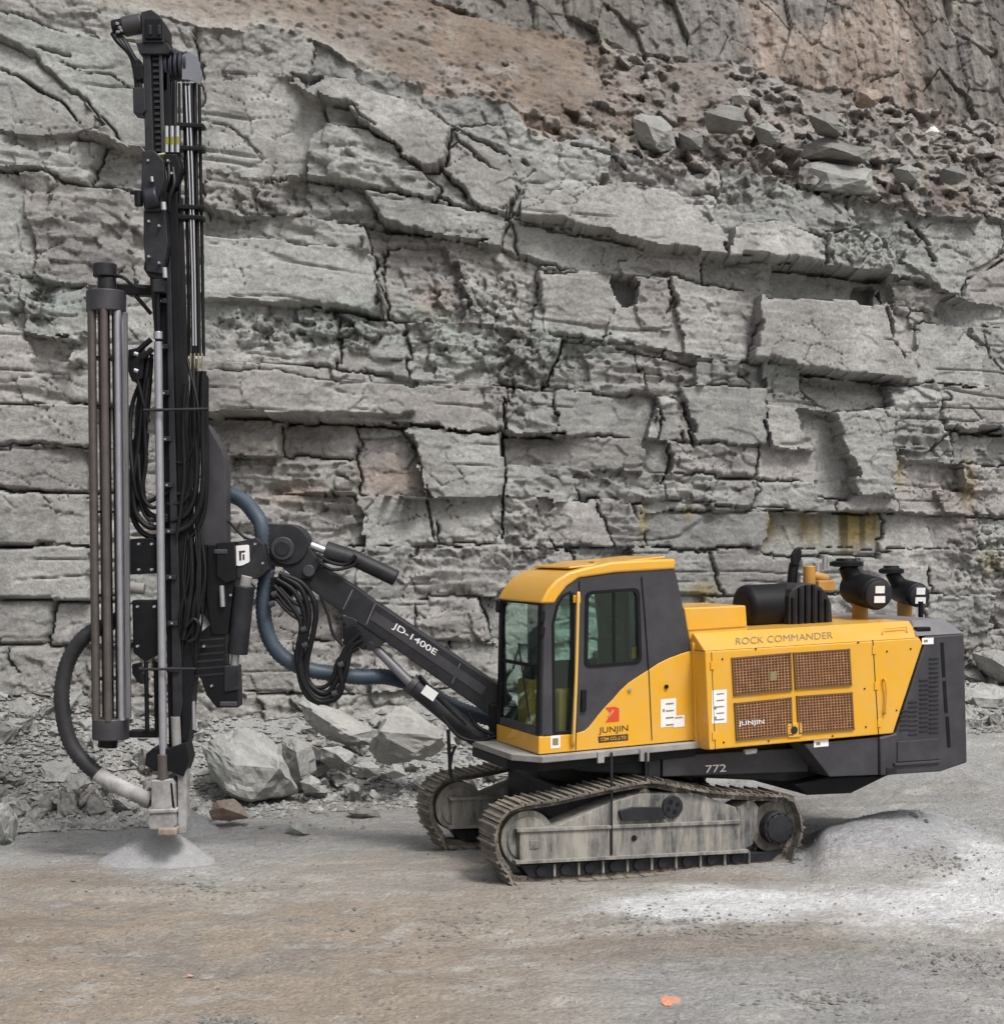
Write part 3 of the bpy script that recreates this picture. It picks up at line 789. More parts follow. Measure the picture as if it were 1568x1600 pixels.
CG = lerp(CG, (0.235, 0.195, 0.155), 0.55 * damp)
CG = CG * np.array([1.20, 1.21, 1.23]) * (1 + 0.16 * a3)[..., None]
CG = np.clip(CG, 0.03, 0.78)
nr, nc = XG.shape
ii = np.arange(nr * nc).reshape(nr, nc)
qd = np.stack([ii[:-1, :-1], ii[:-1, 1:], ii[1:, 1:], ii[1:, :-1]], -1).reshape(-1, 4)
gnd = grid_object('ground', np.stack([XG, YG, ZG], -1).reshape(-1, 3), CG.reshape(-1, 3), qd, M['ground'], (0, 0, 0))
tag(gnd, kind='structure')
# the quarry floor beyond the detailed sheet, a little lower so that nothing is coplanar
big = np.array([[-400, -400, -0.22], [400, -400, -0.22], [400, 400, -0.22], [-400, 400, -0.22]], float)
o = grid_object('quarry_floor', big, np.ones((4, 3)) * np.array([0.35, 0.33, 0.29]), np.array([[0, 1, 2, 3]]), M['ground'], (0, 0, -0.22))
tag(o, kind='structure')

# ------------------------------------------------------------------ stones
from mathutils import noise as mnoise
def hull_mesh(pts, name, rough=0.0, cuts=1, seed=1, drop=None):
    bm = bmesh.new()
    for p in pts:
        bm.verts.new(p)
    r = bmesh.ops.convex_hull(bm, input=bm.verts)
    bmesh.ops.delete(bm, geom=list({e for e in r['geom_interior'] + r['geom_unused'] if isinstance(e, bmesh.types.BMVert)}), context='VERTS')
    if cuts:
        bmesh.ops.subdivide_edges(bm, edges=bm.edges, cuts=cuts, use_grid_fill=True)
        rr = random.Random(seed)
        size = max((v.co.length for v in bm.verts))
        bm.normal_update()
        sv3 = Vector((rr.uniform(0, 50), rr.uniform(0, 50), rr.uniform(0, 50)))
        for v in bm.verts:
            q = v.co / size * 2.2 + sv3
            n_ = mnoise.fractal(q, 0.9, 2.0, 4) * 0.5 + (mnoise.cell(q * 1.6) - 0.5) * 0.9 + (mnoise.cell(q * 4) - 0.5) * 0.35
            v.co += v.normal * n_ * rough * size
    bmesh.ops.recalc_face_normals(bm, faces=bm.faces)
    me = bpy.data.meshes.new(name)
    bm.to_mesh(me)
    bm.free()
    return me
protos = []
for k in range(14):
    rr = random.Random(100 + k)
    pts = []
    ax = (1, rr.uniform(.6, 1), rr.uniform(.45, .85))
    for i in range(13):
        v = Vector((rr.gauss(0, 1), rr.gauss(0, 1), rr.gauss(0, 1))).normalized() * rr.uniform(.75, 1)
        pts.append((v.x * ax[0], v.y * ax[1], v.z * ax[2]))
    me = hull_mesh(pts, 'rubble_stone', 0.10, 3, k)
    protos.append(me)
SM = [M['stone'], M['stone_green'], mat('stone_pale', (0.35, 0.345, 0.33), rough=0.93, var=0.2, scale=2, fine=0.15, fscale=24, bump=0.015, bscale=14, spec=0.25),
      mat('stone_dark', (0.20, 0.195, 0.185), rough=0.93, var=0.2, scale=2, fine=0.15, fscale=24, bump=0.015, bscale=14, spec=0.25)]
pm = []
for me in protos:
    row = []
    for m_ in SM:
        c = me.copy()
        c.materials.append(m_)
        row.append(c)
    pm.append(row)
def boulder(name, Y, sil, ridge, depth, m_, label, cat='boulder', rough=0.036, group=None, cuts=7):
    """silhouette and front ridge points traced in photo pixels at distance Y; a faceted rock with real depth"""
    pts = []
    xm = sum(p[0] for p in sil) / len(sil)
    ym = sum(p[1] for p in sil) / len(sil)
    for x, y in sil:
        pts.append(((x - CX) / F * Y, Y, CH - (y - HY) / F * Y))
    for x, y in ridge:
        Yr = Y - depth * 0.5
        pts.append(((x - CX) / F * Yr, Yr, CH - (y - HY) / F * Yr))
    for x, y in sil:
        Yr = Y + depth * 0.5
        x, y = xm + (x - xm) * 0.8, ym + (y - ym) * 0.85
        pts.append(((x - CX) / F * Y, Yr, CH - (y - HY) / F * Y))
    o_ = Vector((sum(p[0] for p in pts) / len(pts), Y, min(p[2] for p in pts)))
    me = hull_mesh([Vector(p) - o_ for p in pts], name, rough, cuts, len(label))
    me.materials.append(m_)
    o = bpy.data.objects.new(name, me)
    link(o, o_)
    return tag(o, label, cat, group)
boulder('boulder', 20.2, [(308,1163),(330,1150),(372,1137),(410,1148),(436,1168),(445,1195),(466,1238),(390,1256),(350,1246),(326,1208)], [(365,1195),(405,1206),(440,1200),(395,1250),(352,1236)], 1.0, M['stone_green'],
        'large grey green boulder with a pale flat top just right of the drill mast foot')
boulder('boulder', 20.7, [(436,1160),(462,1150),(488,1165),(494,1205),(480,1232),(450,1240),(436,1200)], [(462,1175),(470,1215)], 0.7, SM[0], 'medium grey boulder leaning on the right side of the large pale topped boulder')
boulder('boulder', 20.6, [(572,1172),(592,1132),(610,1104),(632,1104),(660,1118),(695,1142),(698,1170),(660,1192),(612,1196),(585,1190)], [(592,1142),(650,1180),(612,1160),(690,1150)], 0.8, SM[2], 'large pale angular slab boulder under the boom lift cylinder')
boulder('boulder', 21.3, [(466,1098),(480,1092),(540,1130),(590,1140),(585,1165),(540,1165),(500,1152),(474,1130)], [(500,1120),(545,1150)], 0.6, SM[2], 'long tilted slab of pale rock below the hanging hose loop')
boulder('boulder', 18.5, [(324,1268),(338,1252),(362,1249),(380,1262),(389,1278),(360,1284),(330,1282)], [(345,1262),(375,1272)], 0.35, M['stone_brown'], 'low brown stone on the ground just behind the dust pile')
boulder('boulder', 18.0, [(443,1302),(452,1288),(466,1283),(482,1294),(488,1304),(460,1308)], [(460,1295),(475,1303)], 0.22, SM[1], 'small grey pyramid shaped stone alone on the floor left of the far track')
boulder('boulder', 17.6, [(-30,1250),(5,1252),(24,1280),(24,1318),(0,1335),(-30,1330)], [(-5,1270),(10,1310)], 0.5, SM[1], 'pale green boulder cut by the left edge of the photo')
boulder('boulder', 27.0, [(1470,1082),(1512,1068),(1555,1066),(1585,1078),(1588,1118),(1540,1136),(1490,1134)], [(1520,1090),(1565,1092),(1540,1128)], 1.2, M['stone_green'], 'big green grey boulder at the right edge behind the engine housing')
boulder('boulder', 27.3, [(1520,1020),(1560,1012),(1600,1030),(1600,1066),(1555,1068),(1530,1050)], [(1550,1030),(1580,1050)], 0.9, SM[0], 'grey boulder on top of the big green one at the right edge')
boulder('boulder', 27.4, [(1498,1050),(1530,1046),(1542,1066),(1510,1076),(1494,1066)], [(1515,1058)], 0.5, SM[3], 'small dark wedge of rock over the big green boulder')
boulder('boulder', 20.9, [(500,1168),(530,1166),(556,1178),(552,1198),(520,1202),(500,1190)], [(525,1178),(540,1192)], 0.4, SM[1], 'rounded greenish stone between the two large boulders')
boulder('boulder', 20.0, [(548,1196),(575,1190),(596,1200),(594,1214),(560,1216)], [(572,1200)], 0.3, SM[1], 'flat greenish stone in front of the pale slab boulder')
boulder('boulder', 20.1, [(600,1210),(612,1194),(628,1196),(636,1212),(616,1219)], [(616,1204)], 0.3, SM[2], 'white grey triangular stone left of the far track')
boulder('boulder', 20.1, [(468,1222),(484,1212),(502,1222),(500,1238),(474,1240)], [(484,1226)], 0.3, SM[2], 'small pale stone right of the large pale topped boulder')
boulder('boulder', 19.2, [(540,1270),(560,1262),(590,1266),(596,1278),(560,1282)], [(566,1272)], 0.25, SM[3], 'thin flat dark stone lying in the middle of the floor')
boulder('boulder', 26.9, [(1335,160),(1338,142),(1352,136),(1372,140),(1380,152),(1372,162),(1350,166)], [(1355,148),(1362,156)], 0.5, M['stone_brown'], 'dark brown rounded boulder sitting high on the soil ledge')
boulder('boulder', 27.3, [(1444,208),(1452,198),(1460,196),(1468,206),(1460,212)], [(1456,204)], 0.2, mat('stone_white', (0.62, 0.61, 0.59), rough=0.9), 'small white stone high on the right soil slope')
boulder('boulder', 24.6, [(1140,150),(1150,138),(1166,136),(1174,150),(1168,162),(1148,160)], [(1156,148)], 0.3, SM[2], 'pale grey stone on the soil slope below the pink brown wall')
for i_, (Yb, sil, rid, m_, lb_) in enumerate((
    (25.9, [(984,182),(1000,176),(1032,180),(1054,200),(1058,232),(1040,244),(1010,236),(992,218)], [(1010,192),(1040,205),(1025,230)], SM[0], 'big pale block sticking out at the foot of the brown soil slope'),
    (26.2, [(1096,172),(1126,162),(1160,168),(1168,190),(1150,206),(1104,204)], [(1120,180),(1150,188)], SM[3], 'grey pinkish block on the slope right of the big pale block'),
    (26.1, [(1058,206),(1080,200),(1098,210),(1096,232),(1066,236)], [(1078,216)], SM[3], 'small pale block touching the big pale block on the slope'),
    (27.0, [(1246,258),(1290,250),(1364,262),(1370,300),(1330,308),(1250,298)], [(1290,268),(1350,280),(1300,296)], SM[0], 'long flat topped ledge block at the lower edge of the soil slope'),
    (27.1, [(1250,222),(1296,214),(1362,232),(1358,256),(1300,252),(1254,246)], [(1300,230),(1340,244)], SM[3], 'dark slab resting on top of the long ledge block'),
    (26.9, [(1262,178),(1290,172),(1322,196),(1316,212),(1280,206)], [(1290,190)], SM[3], 'dark slab half buried in the middle of the right soil slope'),
    (26.4, [(1180,196),(1200,190),(1222,204),(1214,222),(1188,218)], [(1200,204)], SM[0], 'rounded grey block between the pinkish block and the brown slab'),
    (27.4, [(1396,262),(1420,254),(1440,266),(1432,282),(1404,280)], [(1418,266)], SM[0], 'grey block right of the long ledge block'),
    (27.6, [(1470,262),(1500,256),(1512,274),(1496,286),(1474,280)], [(1492,268)], SM[3], 'dark block on the far right of the soil slope'))):
    boulder('slope_block', Yb, sil, rid, 0.7, m_, lb_, 'rock', cuts=5)
rr = random.Random(5)
nst = 0
while nst < 296:
    kx = rr.choice([rr.uniform(-40, 160), rr.uniform(-40, 330), rr.uniform(150, 760), rr.uniform(480, 780), rr.uniform(1480, 1600)])
    t = rr.uniform(0.1, 2.9) ** 1.0
    k = (kx - CX) / F
    s = (k * (Y0 - t) - X0) / (CD - k * SD)
    X, Y = X0 + s * CD, Y0 - t + s * SD
    if 300 < kx < 470 and t > 1.3:
        continue
    r = 0.07 + 0.24 * rr.random() ** 2.0
    if kx < 330:
        r *= 1.15
    z = ground_z(X, Y)
    ci = rr.choice([0, 0, 0, 1, 2, 3, 3])
    o = bpy.data.objects.new('rubble_stone', pm[rr.randrange(14)][ci])
    o.scale = (r * rr.uniform(.8, 1.3), r, r * rr.uniform(.7, 1.1))
    o.rotation_euler = (rr.uniform(-.6, .6), rr.uniform(-.6, .6), rr.uniform(0, 6.28))
    link(o, (X, Y, z + 0.3 * r))
    hue_ = ('mid grey', 'dull greenish', 'pale', 'dark grey')[ci]
    siz = 'Big' if r > .21 else 'Large' if r > .16 else 'Medium' if r > .115 else 'Small'
    where = ('far left' if kx < 60 else 'left of the rod magazine' if kx < 140 else 'behind the suction hose' if kx < 220 else 'behind the dust hood' if kx < 310
             else 'behind the pale topped boulder' if kx < 480 else 'below the hose loop' if kx < 580 else 'by the pale slab boulder' if kx < 700
             else 'behind the far track' if kx < 1400 else 'right of the engine housing')
    row = 'touching the cliff' if t < 0.7 else 'high on the rubble' if t < 1.4 else 'low on the rubble' if t < 2.1 else 'at the rubble edge'
    key = '%s %s stone %s, %s' % (siz.lower(), hue_, where, row)
    tag(o, key, 'stone', 'rubble stones along the foot of the cliff')
    nst += 1
def gravel(name, n, pick, rlo, rhi, m_, seed):
    rr = np.random.RandomState(seed)
    ico = [(0, 0, 1), (.9, 0, .1), (.2, .85, .1), (-.75, .5, .1), (-.7, -.55, .1), (.3, -.85, .1), (0, 0, -.6)]
    fc = [(0, 1, 2), (0, 2, 3), (0, 3, 4), (0, 4, 5), (0, 5, 1), (6, 2, 1), (6, 3, 2), (6, 4, 3), (6, 5, 4), (6, 1, 5)]
    V, Fc = [], []
    ico = np.array(ico)
    for i in range(n):
        x, y = pick(rr)
        r = rlo + (rhi - rlo) * rr.rand() ** 3
        a = rr.rand() * 6.28
        v = ico * (1 + 0.5 * (rr.rand(7, 3) - .5)) * np.array([r * rr.uniform(.8, 1.5), r, r * rr.uniform(.4, .9)])
        ca, sa = math.cos(a), math.sin(a)
        v = np.stack([v[:, 0] * ca - v[:, 1] * sa + x, v[:, 0] * sa + v[:, 1] * ca + y, v[:, 2] + ground_z(x, y) + r * .15], -1)
        b = len(V) * 7
        V.append(v)
        Fc += [(p + b, q + b, s_ + b) for p, q, s_ in fc]
    me = bpy.data.meshes.new(name)
    me.from_pydata(np.concatenate(V).tolist(), [], Fc)
    me.materials.append(m_)
    o = bpy.data.objects.new(name, me)
    link(o, (0, 0, 0))
    return tag(o, kind='stuff')
def pick_floor(rr):
    Y = 10.3 * (2.2 ** rr.rand())
    return (rr.uniform(-60, 1630) - CX) / F * Y, Y
def pick_clump(rr):
    cs = [(350, 1590, 60, 14), (1010, 1440, 120, 16), (1500, 1500, 70, 20), (1280, 1560, 90, 20), (1470, 1360, 60, 12), (700, 1450, 160, 30), (300, 1380, 120, 14), (1150, 1455, 140, 10), (850, 1330, 60, 60), (1230, 1330, 40, 14), (500, 1265, 160, 22)]
    c = cs[rr.randint(len(cs))]
    return ground_xy(c[0] + rr.normal() * c[2] * .6, max(1180, c[1] + rr.normal() * c[3] * .6))
def pick_talus(rr):
    kx = rr.choice([rr.uniform(-60, 330), rr.uniform(250, 800), rr.uniform(1450, 1860), rr.uniform(-60, 200), rr.uniform(-420, -40)])
    t = rr.uniform(0.05, 3.6)
    k = (kx - CX) / F
    s = (k * (Y0 - t) - X0) / (CD - k * SD)
    return X0 + s * CD, Y0 - t + s * SD
for nm, n, pk, lo, hi, m_, sd_ in (('gravel', 3000, pick_floor, .004, .020, SM[0], 1), ('dark_gravel', 2200, pick_floor, .005, .022, SM[3], 2), ('gravel_clumps', 2200, pick_clump, .006, .032, SM[3], 3),
                              ('cliff_foot_gravel', 9500, pick_talus, .018, .075, SM[0], 4), ('pale_cliff_foot_gravel', 3800, pick_talus, .018, .07, SM[2], 5), ('dark_cliff_foot_gravel', 5500, pick_talus, .015, .08, SM[3], 6)):
    gravel(nm, n, pk, lo, hi, m_, sd_)

# ------------------------------------------------------------------ the drill rig
TH_ = math.radians(21)
EU = Vector((math.cos(TH_), math.sin(TH_), 0))      # along the machine, towards its rear
EN = Vector((-math.sin(TH_), math.cos(TH_), 0))     # across it, away from the viewer
UZ = Vector((0, 0, 1))
O0 = Vector((0.10, 15.05, 0))
CAMP = Vector((0, 0, CH))
def R(px, py, w_=0.0):
    d = Vector(((px - CX) / F, 1, -(py - HY) / F))
    return CAMP + d * ((w_ + (O0 - CAMP).dot(EN)) / d.dot(EN))
def U(p):
    return (Vector(p) - O0).dot(EU)
def LC(u, w_, z):
    return O0 + EU * u + EN * w_ + UZ * z
def Q(px, py, Y):
    return Vector(((px - CX) / F * Y, Y, CH - (py - HY) / F * Y))
YD = Vector((0, 1, 0))
def RP(pts, w_):
    return [R(x, y, w_) for x, y in pts]
def QP(pts, Y):
    return [Q(x, y, Y) for x, y in pts]
rig = empty('drill_rig', LC(1.6, 1.2, 0.0))
tag(rig, 'yellow and dark grey crawler drill rig with tall black mast on quarry floor', 'drill rig')
def rpr(name, pts, w_, t, m_, parent=rig, bevel=0.012, holes=()):
    return MB().prism(RP(pts, w_), EN * t, [RP(h, w_) for h in holes]).build(name, m_, parent, bevel)
def qpr(name, pts, Y, t, m_, parent=rig, bevel=0.01, holes=()):
    return MB().prism(QP(pts, Y), YD * t, [QP(h, Y) for h in holes]).build(name, m_, parent, bevel)
def text_quad(name, s, quad, fn, m_, parent):
    cu = bpy.data.curves.new(name, 'FONT')
    cu.body = s
    cu.fill_mode = 'FRONT'
    cu.offset = 0.0 if 'COMM' in s else 0.008
    to = bpy.data.objects.new(name, cu)
    me = bpy.data.meshes.new_from_object(to)
    bpy.data.objects.remove(to)
    xs_ = [v.co.x for v in me.vertices]
    ys_ = [v.co.y for v in me.vertices]
    x0, x1, y0, y1 = min(xs_), max(xs_), min(ys_), max(ys_)
    (ax, ay), (bx, by), (cx, cy), (dx, dy) = quad          # tl tr br bl
    W = []
    for v in me.vertices:
        a, b = (v.co.x - x0) / (x1 - x0), (v.co.y - y0) / (y1 - y0)
        W.append(fn((dx * (1 - a) + cx * a) * (1 - b) + (ax * (1 - a) + bx * a) * b, (dy * (1 - a) + cy * a) * (1 - b) + (ay * (1 - a) + by * a) * b))
    mb = MB()
    mb.add(W, [tuple(p.vertices) for p in me.polygons])
    return mb.build(name, m_, parent)
def sticker(name, quad, w_, prints, parent=rig):
    s = MB().prism(RP(quad, w_), EN * 0.002).build(name, M['white'], parent)
    if prints:
        mb = MB()
        for q in prints:
            mb.prism(RP(q, w_ - 0.0015), EN * 0.001)
        mb.build('print', M['inkgrey'], s)
    return s
def rect(x0, y0, x1, y1, sl=-0.09):
    return [(x0, y0), (x1, y0 + sl * (x1 - x0)), (x1, y1 + sl * (x1 - x0)), (x0, y1)]
def rrect(pts, r=6, n=4):
    """round the corners of a pixel quad"""
    res = []
    for i, p in enumerate(pts):
        a, b = Vector(pts[i - 1]), Vector(pts[(i + 1) % len(pts)])
        p = Vector(p)
        da, db = (a - p).normalized() * r, (b - p).normalized() * r
        for k in range(n + 1):
            t = k / n
            q = (p + da) * (1 - t) ** 2 + p * 2 * t * (1 - t) + (p + db) * t * t
            res.append((q.x, q.y))
    return res

# ---- crawler tracks
trk_px = [(818,1386),(950,1377),(1100,1365),(1222,1352),(1243,1332),(1254,1298),(1248,1264),(1232,1245),(1180,1241),(1111,1236),(1060,1227),(1017,1221),(953,1231),(870,1249),(815,1258),(787,1274),(774,1303),(776,1337),(792,1366)]
tuv = [(U(R(x, y)), R(x, y).z) for x, y in trk_px]
def closed_spline(P, n=14):
    res = []
    m_ = len(P)
    for i in range(m_):
        a, b, c, d = [np.array(P[(i + k) % m_]) for k in (-1, 0, 1, 2)]
        for k in range(n):
            t = k / n
            res.append(0.5 * ((2 * b) + (c - a) * t + (2 * a - 5 * b + 4 * c - d) * t * t + (3 * b - a - 3 * c + d) * t ** 3))
    return np.array(res)
tp = closed_spline(tuv)
seg = np.hypot(*(np.roll(tp, -1, 0) - tp).T)
cum = np.concatenate([[0], np.cumsum(seg)])
tot = cum[-1]
NSH = 46
shoe = MB()
shoe.box((0, 0, -0.012), (tot / NSH * 0.90, 0, 0), (0, 0.44, 0), (0, 0, 0.022))
shoe.box((0.045, 0, 0.010), (0.020, 0, 0), (0, 0.44, 0), (0, 0, 0.034))
shoe.box((-0.03, 0, 0.006), (0.014, 0, 0), (0, 0.44, 0), (0, 0, 0.020))
shoe_me = bpy.data.meshes.new('track_shoe')
shoe_me.from_pydata(shoe.v, [], shoe.f)
shoe_me.materials.append(M['trk'])
def sample(d):
    d = d % tot
    i = min(int(np.searchsorted(cum, d, 'right')) - 1, len(tp) - 1)
    t = (d - cum[i]) / max(seg[i], 1e-9)
    p = tp[i] * (1 - t) + tp[(i + 1) % len(tp)] * t
    q = tp[(i + 1) % len(tp)] - tp[i]
    q = q / np.linalg.norm(q)
    return p, q
def crawler(w0):
    root = MB()
    # link chain inside the shoes
    pin = []
    n = 92
    for k in range(n):
        p, q = sample(k * tot / n)
        nn = np.array([q[1], -q[0]])               # outward for this direction of travel
        c = LC(p[0] - nn[0] * 0.05, w0 + 0.22, p[1] - nn[1] * 0.05)
        tv = EU * q[0] + UZ * q[1]
        nv = EU * nn[0] + UZ * nn[1]
        root.box(c, tv * 0.03, EN * 0.20, nv * 0.03)
        for sgn in (-1, 1):
            root.box(c + EN * sgn * 0.085, tv * (tot / n * 1.05), EN * 0.03, nv * 0.065)
    tr = root.build('crawler_track', M['trk'], rig)
    for k in range(NSH):
        p, q = sample(k * tot / NSH)
        nn = np.array([q[1], -q[0]])
        tv, nv = EU * q[0] + UZ * q[1], EU * nn[0] + UZ * nn[1]
        o = bpy.data.objects.new('track_shoe', shoe_me)
        m3 = Matrix((tv, EN, nv)).transposed()
        if m3.determinant() < 0:
            m3 = Matrix((-tv, EN, nv)).transposed()
        link(o, LC(p[0], w0 + 0.22, p[1]), tr)
        o.rotation_euler = m3.to_euler()
    return tr
for w0, near in ((0.0, True), (2.02, False)):
    crawler(w0)
    sh = EN * w0
    def T(pts, w_):
        return [p + sh for p in RP(pts, w_)]
    fr = MB().prism(T([(808,1300),(870,1290),(960,1252),(1000,1240),(1090,1240),(1150,1262),(1158,1284),(1158,1334),(812,1350)], 0.07), EN * 0.30).build('track_frame', M['frame'], rig, 0.012)
    MB().prism(T([(812,1299),(1156,1285),(1156,1333),(812,1349)], 0.045), EN * 0.03).build('side_plate', M['frame'], fr, 0.006)
    MB().prism(T([(808,1296),(1158,1282),(1158,1287),(808,1301)], 0.02), EN * 0.08).build('top_flange', M['frame'], fr, 0.003)
    MB().prism(T([(806,1346),(1170,1328),(1170,1333),(806,1351)], 0.015), EN * 0.10).build('lower_flange', M['frame'], fr, 0.003)
    MB().prism(T([(812,1352),(1165,1333),(1195,1332),(1225,1328),(1205,1344),(1150,1348),(842,1373),(826,1370)], 0.10), EN * 0.22).build('roller_guard', M['dark'], fr, 0.006)
    for k in range(9):
        x = 846 + k * 38
        y = 1362 - k * 2.6
        c0 = R(x, y, 0.075) + sh
        MB().cyl(c0, c0 + EN * 0.05, 0.055, n=16).build('track_roller', M['dark'], fr, 0.004, smooth=True)
    for k in range(9):
        x = 846 + 19 + k * 38
        y = 1361 - (k + .5) * 2.5
        MB().prism(T([(x, y - 9), (x + 3, y - 9), (x + 3, y + 10), (x, y + 10)], 0.07), EN * 0.03).build('guard_rib', M['frame'], fr)
    c0 = R(824, 1311, 0.13) + sh
    idl = MB().cyl(c0, c0 + EN * 0.2, 0.28, n=40).cyl(c0 - EN * 0.02, c0, 0.22, n=40).build('front_idler', M['frame'], rig, 0.008, smooth=True)
    c0 = R(1208, 1292, 0.14) + sh
    spk = MB().cyl(c0, c0 + EN * 0.2, 0.27, n=40)
    for k in range(20):
        a = k * math.pi / 10
        dv = EU * math.cos(a) + UZ * math.sin(a)
        spk.box(c0 + EN * 0.1 + dv * 0.285, dv * 0.05, EN * 0.05, dv.cross(EN) * 0.035)
    sp = spk.build('drive_sprocket', M['trk'], rig, 0.004, smooth=True)
    MB().cyl(c0 - EN * 0.115, c0, 0.175, n=36).cyl(c0 - EN * 0.13, c0 - EN * 0.115, 0.145, n=36).build('drive_motor_hub', M['dark'], sp, 0.006, smooth=True)
    mb = MB()
    for k in range(12):
        a = k * math.pi / 6
        dv = EU * math.cos(a) + UZ * math.sin(a)
        mb.cyl(c0 - EN * 0.14 + dv * 0.158, c0 - EN * 0.115 + dv * 0.158, 0.010, n=6)
    mb.build('bolt_ring', M['dark'], sp)
    MB().prism(T([(1152,1262),(1175,1250),(1185,1262),(1176,1320),(1154,1332)], 0.09), EN * 0.3).build('sprocket_bracket', M['frame'], fr, 0.008)
    c0 = R(1007, 1244, 0.12) + sh
    MB().cyl(c0, c0 + EN * 0.2, 0.075, n=24).cyl(c0 - EN * 0.03, c0, 0.05, n=20).build('carrier_roller', M['frame'], fr, 0.005, smooth=True)
    c0 = R(1051, 1261, 0.04) + sh
    cr = MB().cyl(c0, c0 + EN * 0.1, 0.115, n=32).build('oscillation_pivot', M['dark'], fr, 0.006, smooth=True)
    if near:
        for k in range(4):
            a = k * math.pi / 2 + .4
            dv = (EU * math.cos(a) + UZ * math.sin(a)) * 0.055
            MB().cyl(c0 - EN * 0.006 + dv, c0 + EN * 0.01 + dv, 0.024, n=14).build('pivot_hole', M['black'], rig, smooth=True)
        MB().prism(T([(828,1314),(842,1313),(842,1326),(828,1327)], 0.035), EN * 0.012).build('tension_cover', M['frame'], fr, 0.003)
        MB().prism(T([(968,1268),(990,1262),(1034,1262),(1040,1280),(972,1283)], 0.02), EN * 0.05).build('step_plate', M['dark'], fr, 0.004)
        c0 = R(991, 1310, 0.03)
        MB().cyl(c0, c0 + EN * 0.02, 0.028, n=14).build('grease_port', M['black'], rig, smooth=True)
# centre of the undercarriage and slewing ring
uf, ur_ = U(R(900, 1250)), U(R(1130, 1250))
MB().box(LC((uf + ur_) / 2, 1.23, 0.66), EU * 1.5, EN * 1.72, UZ * 0.36).build('axle_frame', M['dark'], rig, 0.03)
MB().cyl(LC(1.45, 1.23, 0.82), LC(1.45, 1.23, 1.08), 0.62, n=40).build('slewing_ring', M['black'], rig, 0.01, smooth=True)

# ---- upper frame and deck
WC, WN = 0.15, -0.15            # cab side plane, engine housing side plane
WF = 2.35                       # far side of the machine
rpr('main_frame', [(905,1178),(1090,1168),(1262,1158),(1330,1160),(1372,1212),(1330,1238),(1262,1240),(1235,1222),(1010,1212),(905,1206)], 0.32, 1.75, M['dark'], bevel=0.02)
rpr('frame_beam', [(1035,1182),(1262,1168),(1262,1206),(1035,1214)], 0.22, 0.10, M['grey'], bevel=0.01)
rpr('frame_gusset', [(1012,1181),(1032,1180),(1032,1216),(1012,1216)], 0.20, 0.12, M['dark'])
text_quad('frame_number', '772', [(1102,1196),(1134,1194),(1134,1206),(1102,1208)], lambda x, y: R(x, y, 0.215), M['white'], rig)
dz = R(842, 1181, WC).z
udf, udr = U(R(842, 1185, WC)) - 0.22, U(R(1089, 1165, WC))
deck = MB()
zt0, zt1 = R(842, 1180, WC).z, R(1089, 1157, WC).z
loop = [LC(udf, 0.35, zt0 - 0.004), LC(udf + 0.22, 0.06, zt0 - 0.004), LC(udr, 0.06, zt1 - 0.004), LC(udr, 1.5, zt1 - 0.004), LC(udf, 1.5, zt0 - 0.004)]
deck.prism(loop, -UZ * 0.065)
dk = deck.build('cab_deck', M['deck'], rig, 0.008)
MB().prism([p - UZ * 0.068 + (EN * 0.12 if i < 3 else Vector()) for i, p in enumerate(loop)], -UZ * 0.10).build('deck_underframe', M['black'], dk, 0.01)
rail = MB()
for x in (955, 1009):
    p0 = R(x, 1176, 0.03)
    p1 = R(x, 1336 if x == 955 else 1228, 0.03)
    rail.cyl(p0, p1, 0.013, n=8)
rail.build('hanging_steel_rod', M['dark'], rig, smooth=True)
MB().prism(RP([(934,1176),(944,1175),(944,1192),(934,1193)], 0.04), EN * 0.03).build('deck_bracket', M['deck'], dk, 0.003)
MB().prism(RP([(1000,1171),(1014,1170),(1014,1190),(1000,1190)], 0.04), EN * 0.03).build('deck_bracket', M['deck'], dk, 0.003)

# ---- operator's cab
bnd = [(1082,1016),(1063,1022),(1044,1029),(1028,1037),(1013,1047),(997,1057),(982,1067),(969,1079),(957,1093),(945,1105),(934,1118),(924,1131),(919,1137),(913,1142),(897,1145)]
roofline = [(1052,888),(960,896),(903,904),(884,918),(868,940)]
doorwin = rrect([(919,928),(995,922),(999,1034),(917,1040)], 9)
quarter = [(868,1143),(888,1142),(893,1060),(893,930),(888,928),(880,934),(873,946),(866,975)]
side_out = [(842,1147),(842,940)] + [(868, 940)][:0] + [(868,940),(884,918),(903,904),(960,896),(1052,888),(1056,899),(1078,1003)] + bnd
side_out = [(842,1150)] + [(846,940)] + side_out[2:]
cab = rpr('cab', side_out, WC, 0.05, M['grey'], holes=[doorwin, quarter], bevel=0)
low = rpr('lower_side_panel', [(842,1152),(897,1147)] + bnd[::-1][1:] + [(1089,1156),(842,1179)], WC - 0.006, 0.056, M['yellow'], cab, bevel=0.006)
CW = 1.17
shc = EN * CW
fw = [[(852,955),(868,946),(892,940),(892,1120),(856,1120)], [(908,918),(1000,908),(1012,1040),(908,1046)]]
farp = MB().prism([p + shc for p in RP(side_out, WC)], -EN * 0.05, [[p + shc for p in RP(h, WC)] for h in fw]).build('far_side_panel', M['grey'], cab)
MB().prism([p + shc for p in RP([(842,1152),(897,1147)] + bnd[::-1][1:] + [(1089,1156),(842,1179)], WC)], -EN * 0.05).build('far_lower_panel', M['yellow'], cab)
MB().prism([p + EN * (CW - 0.03) for p in RP(fw[1], WC)], EN * 0.006).build('far_window_pane', M['glass'], cab)
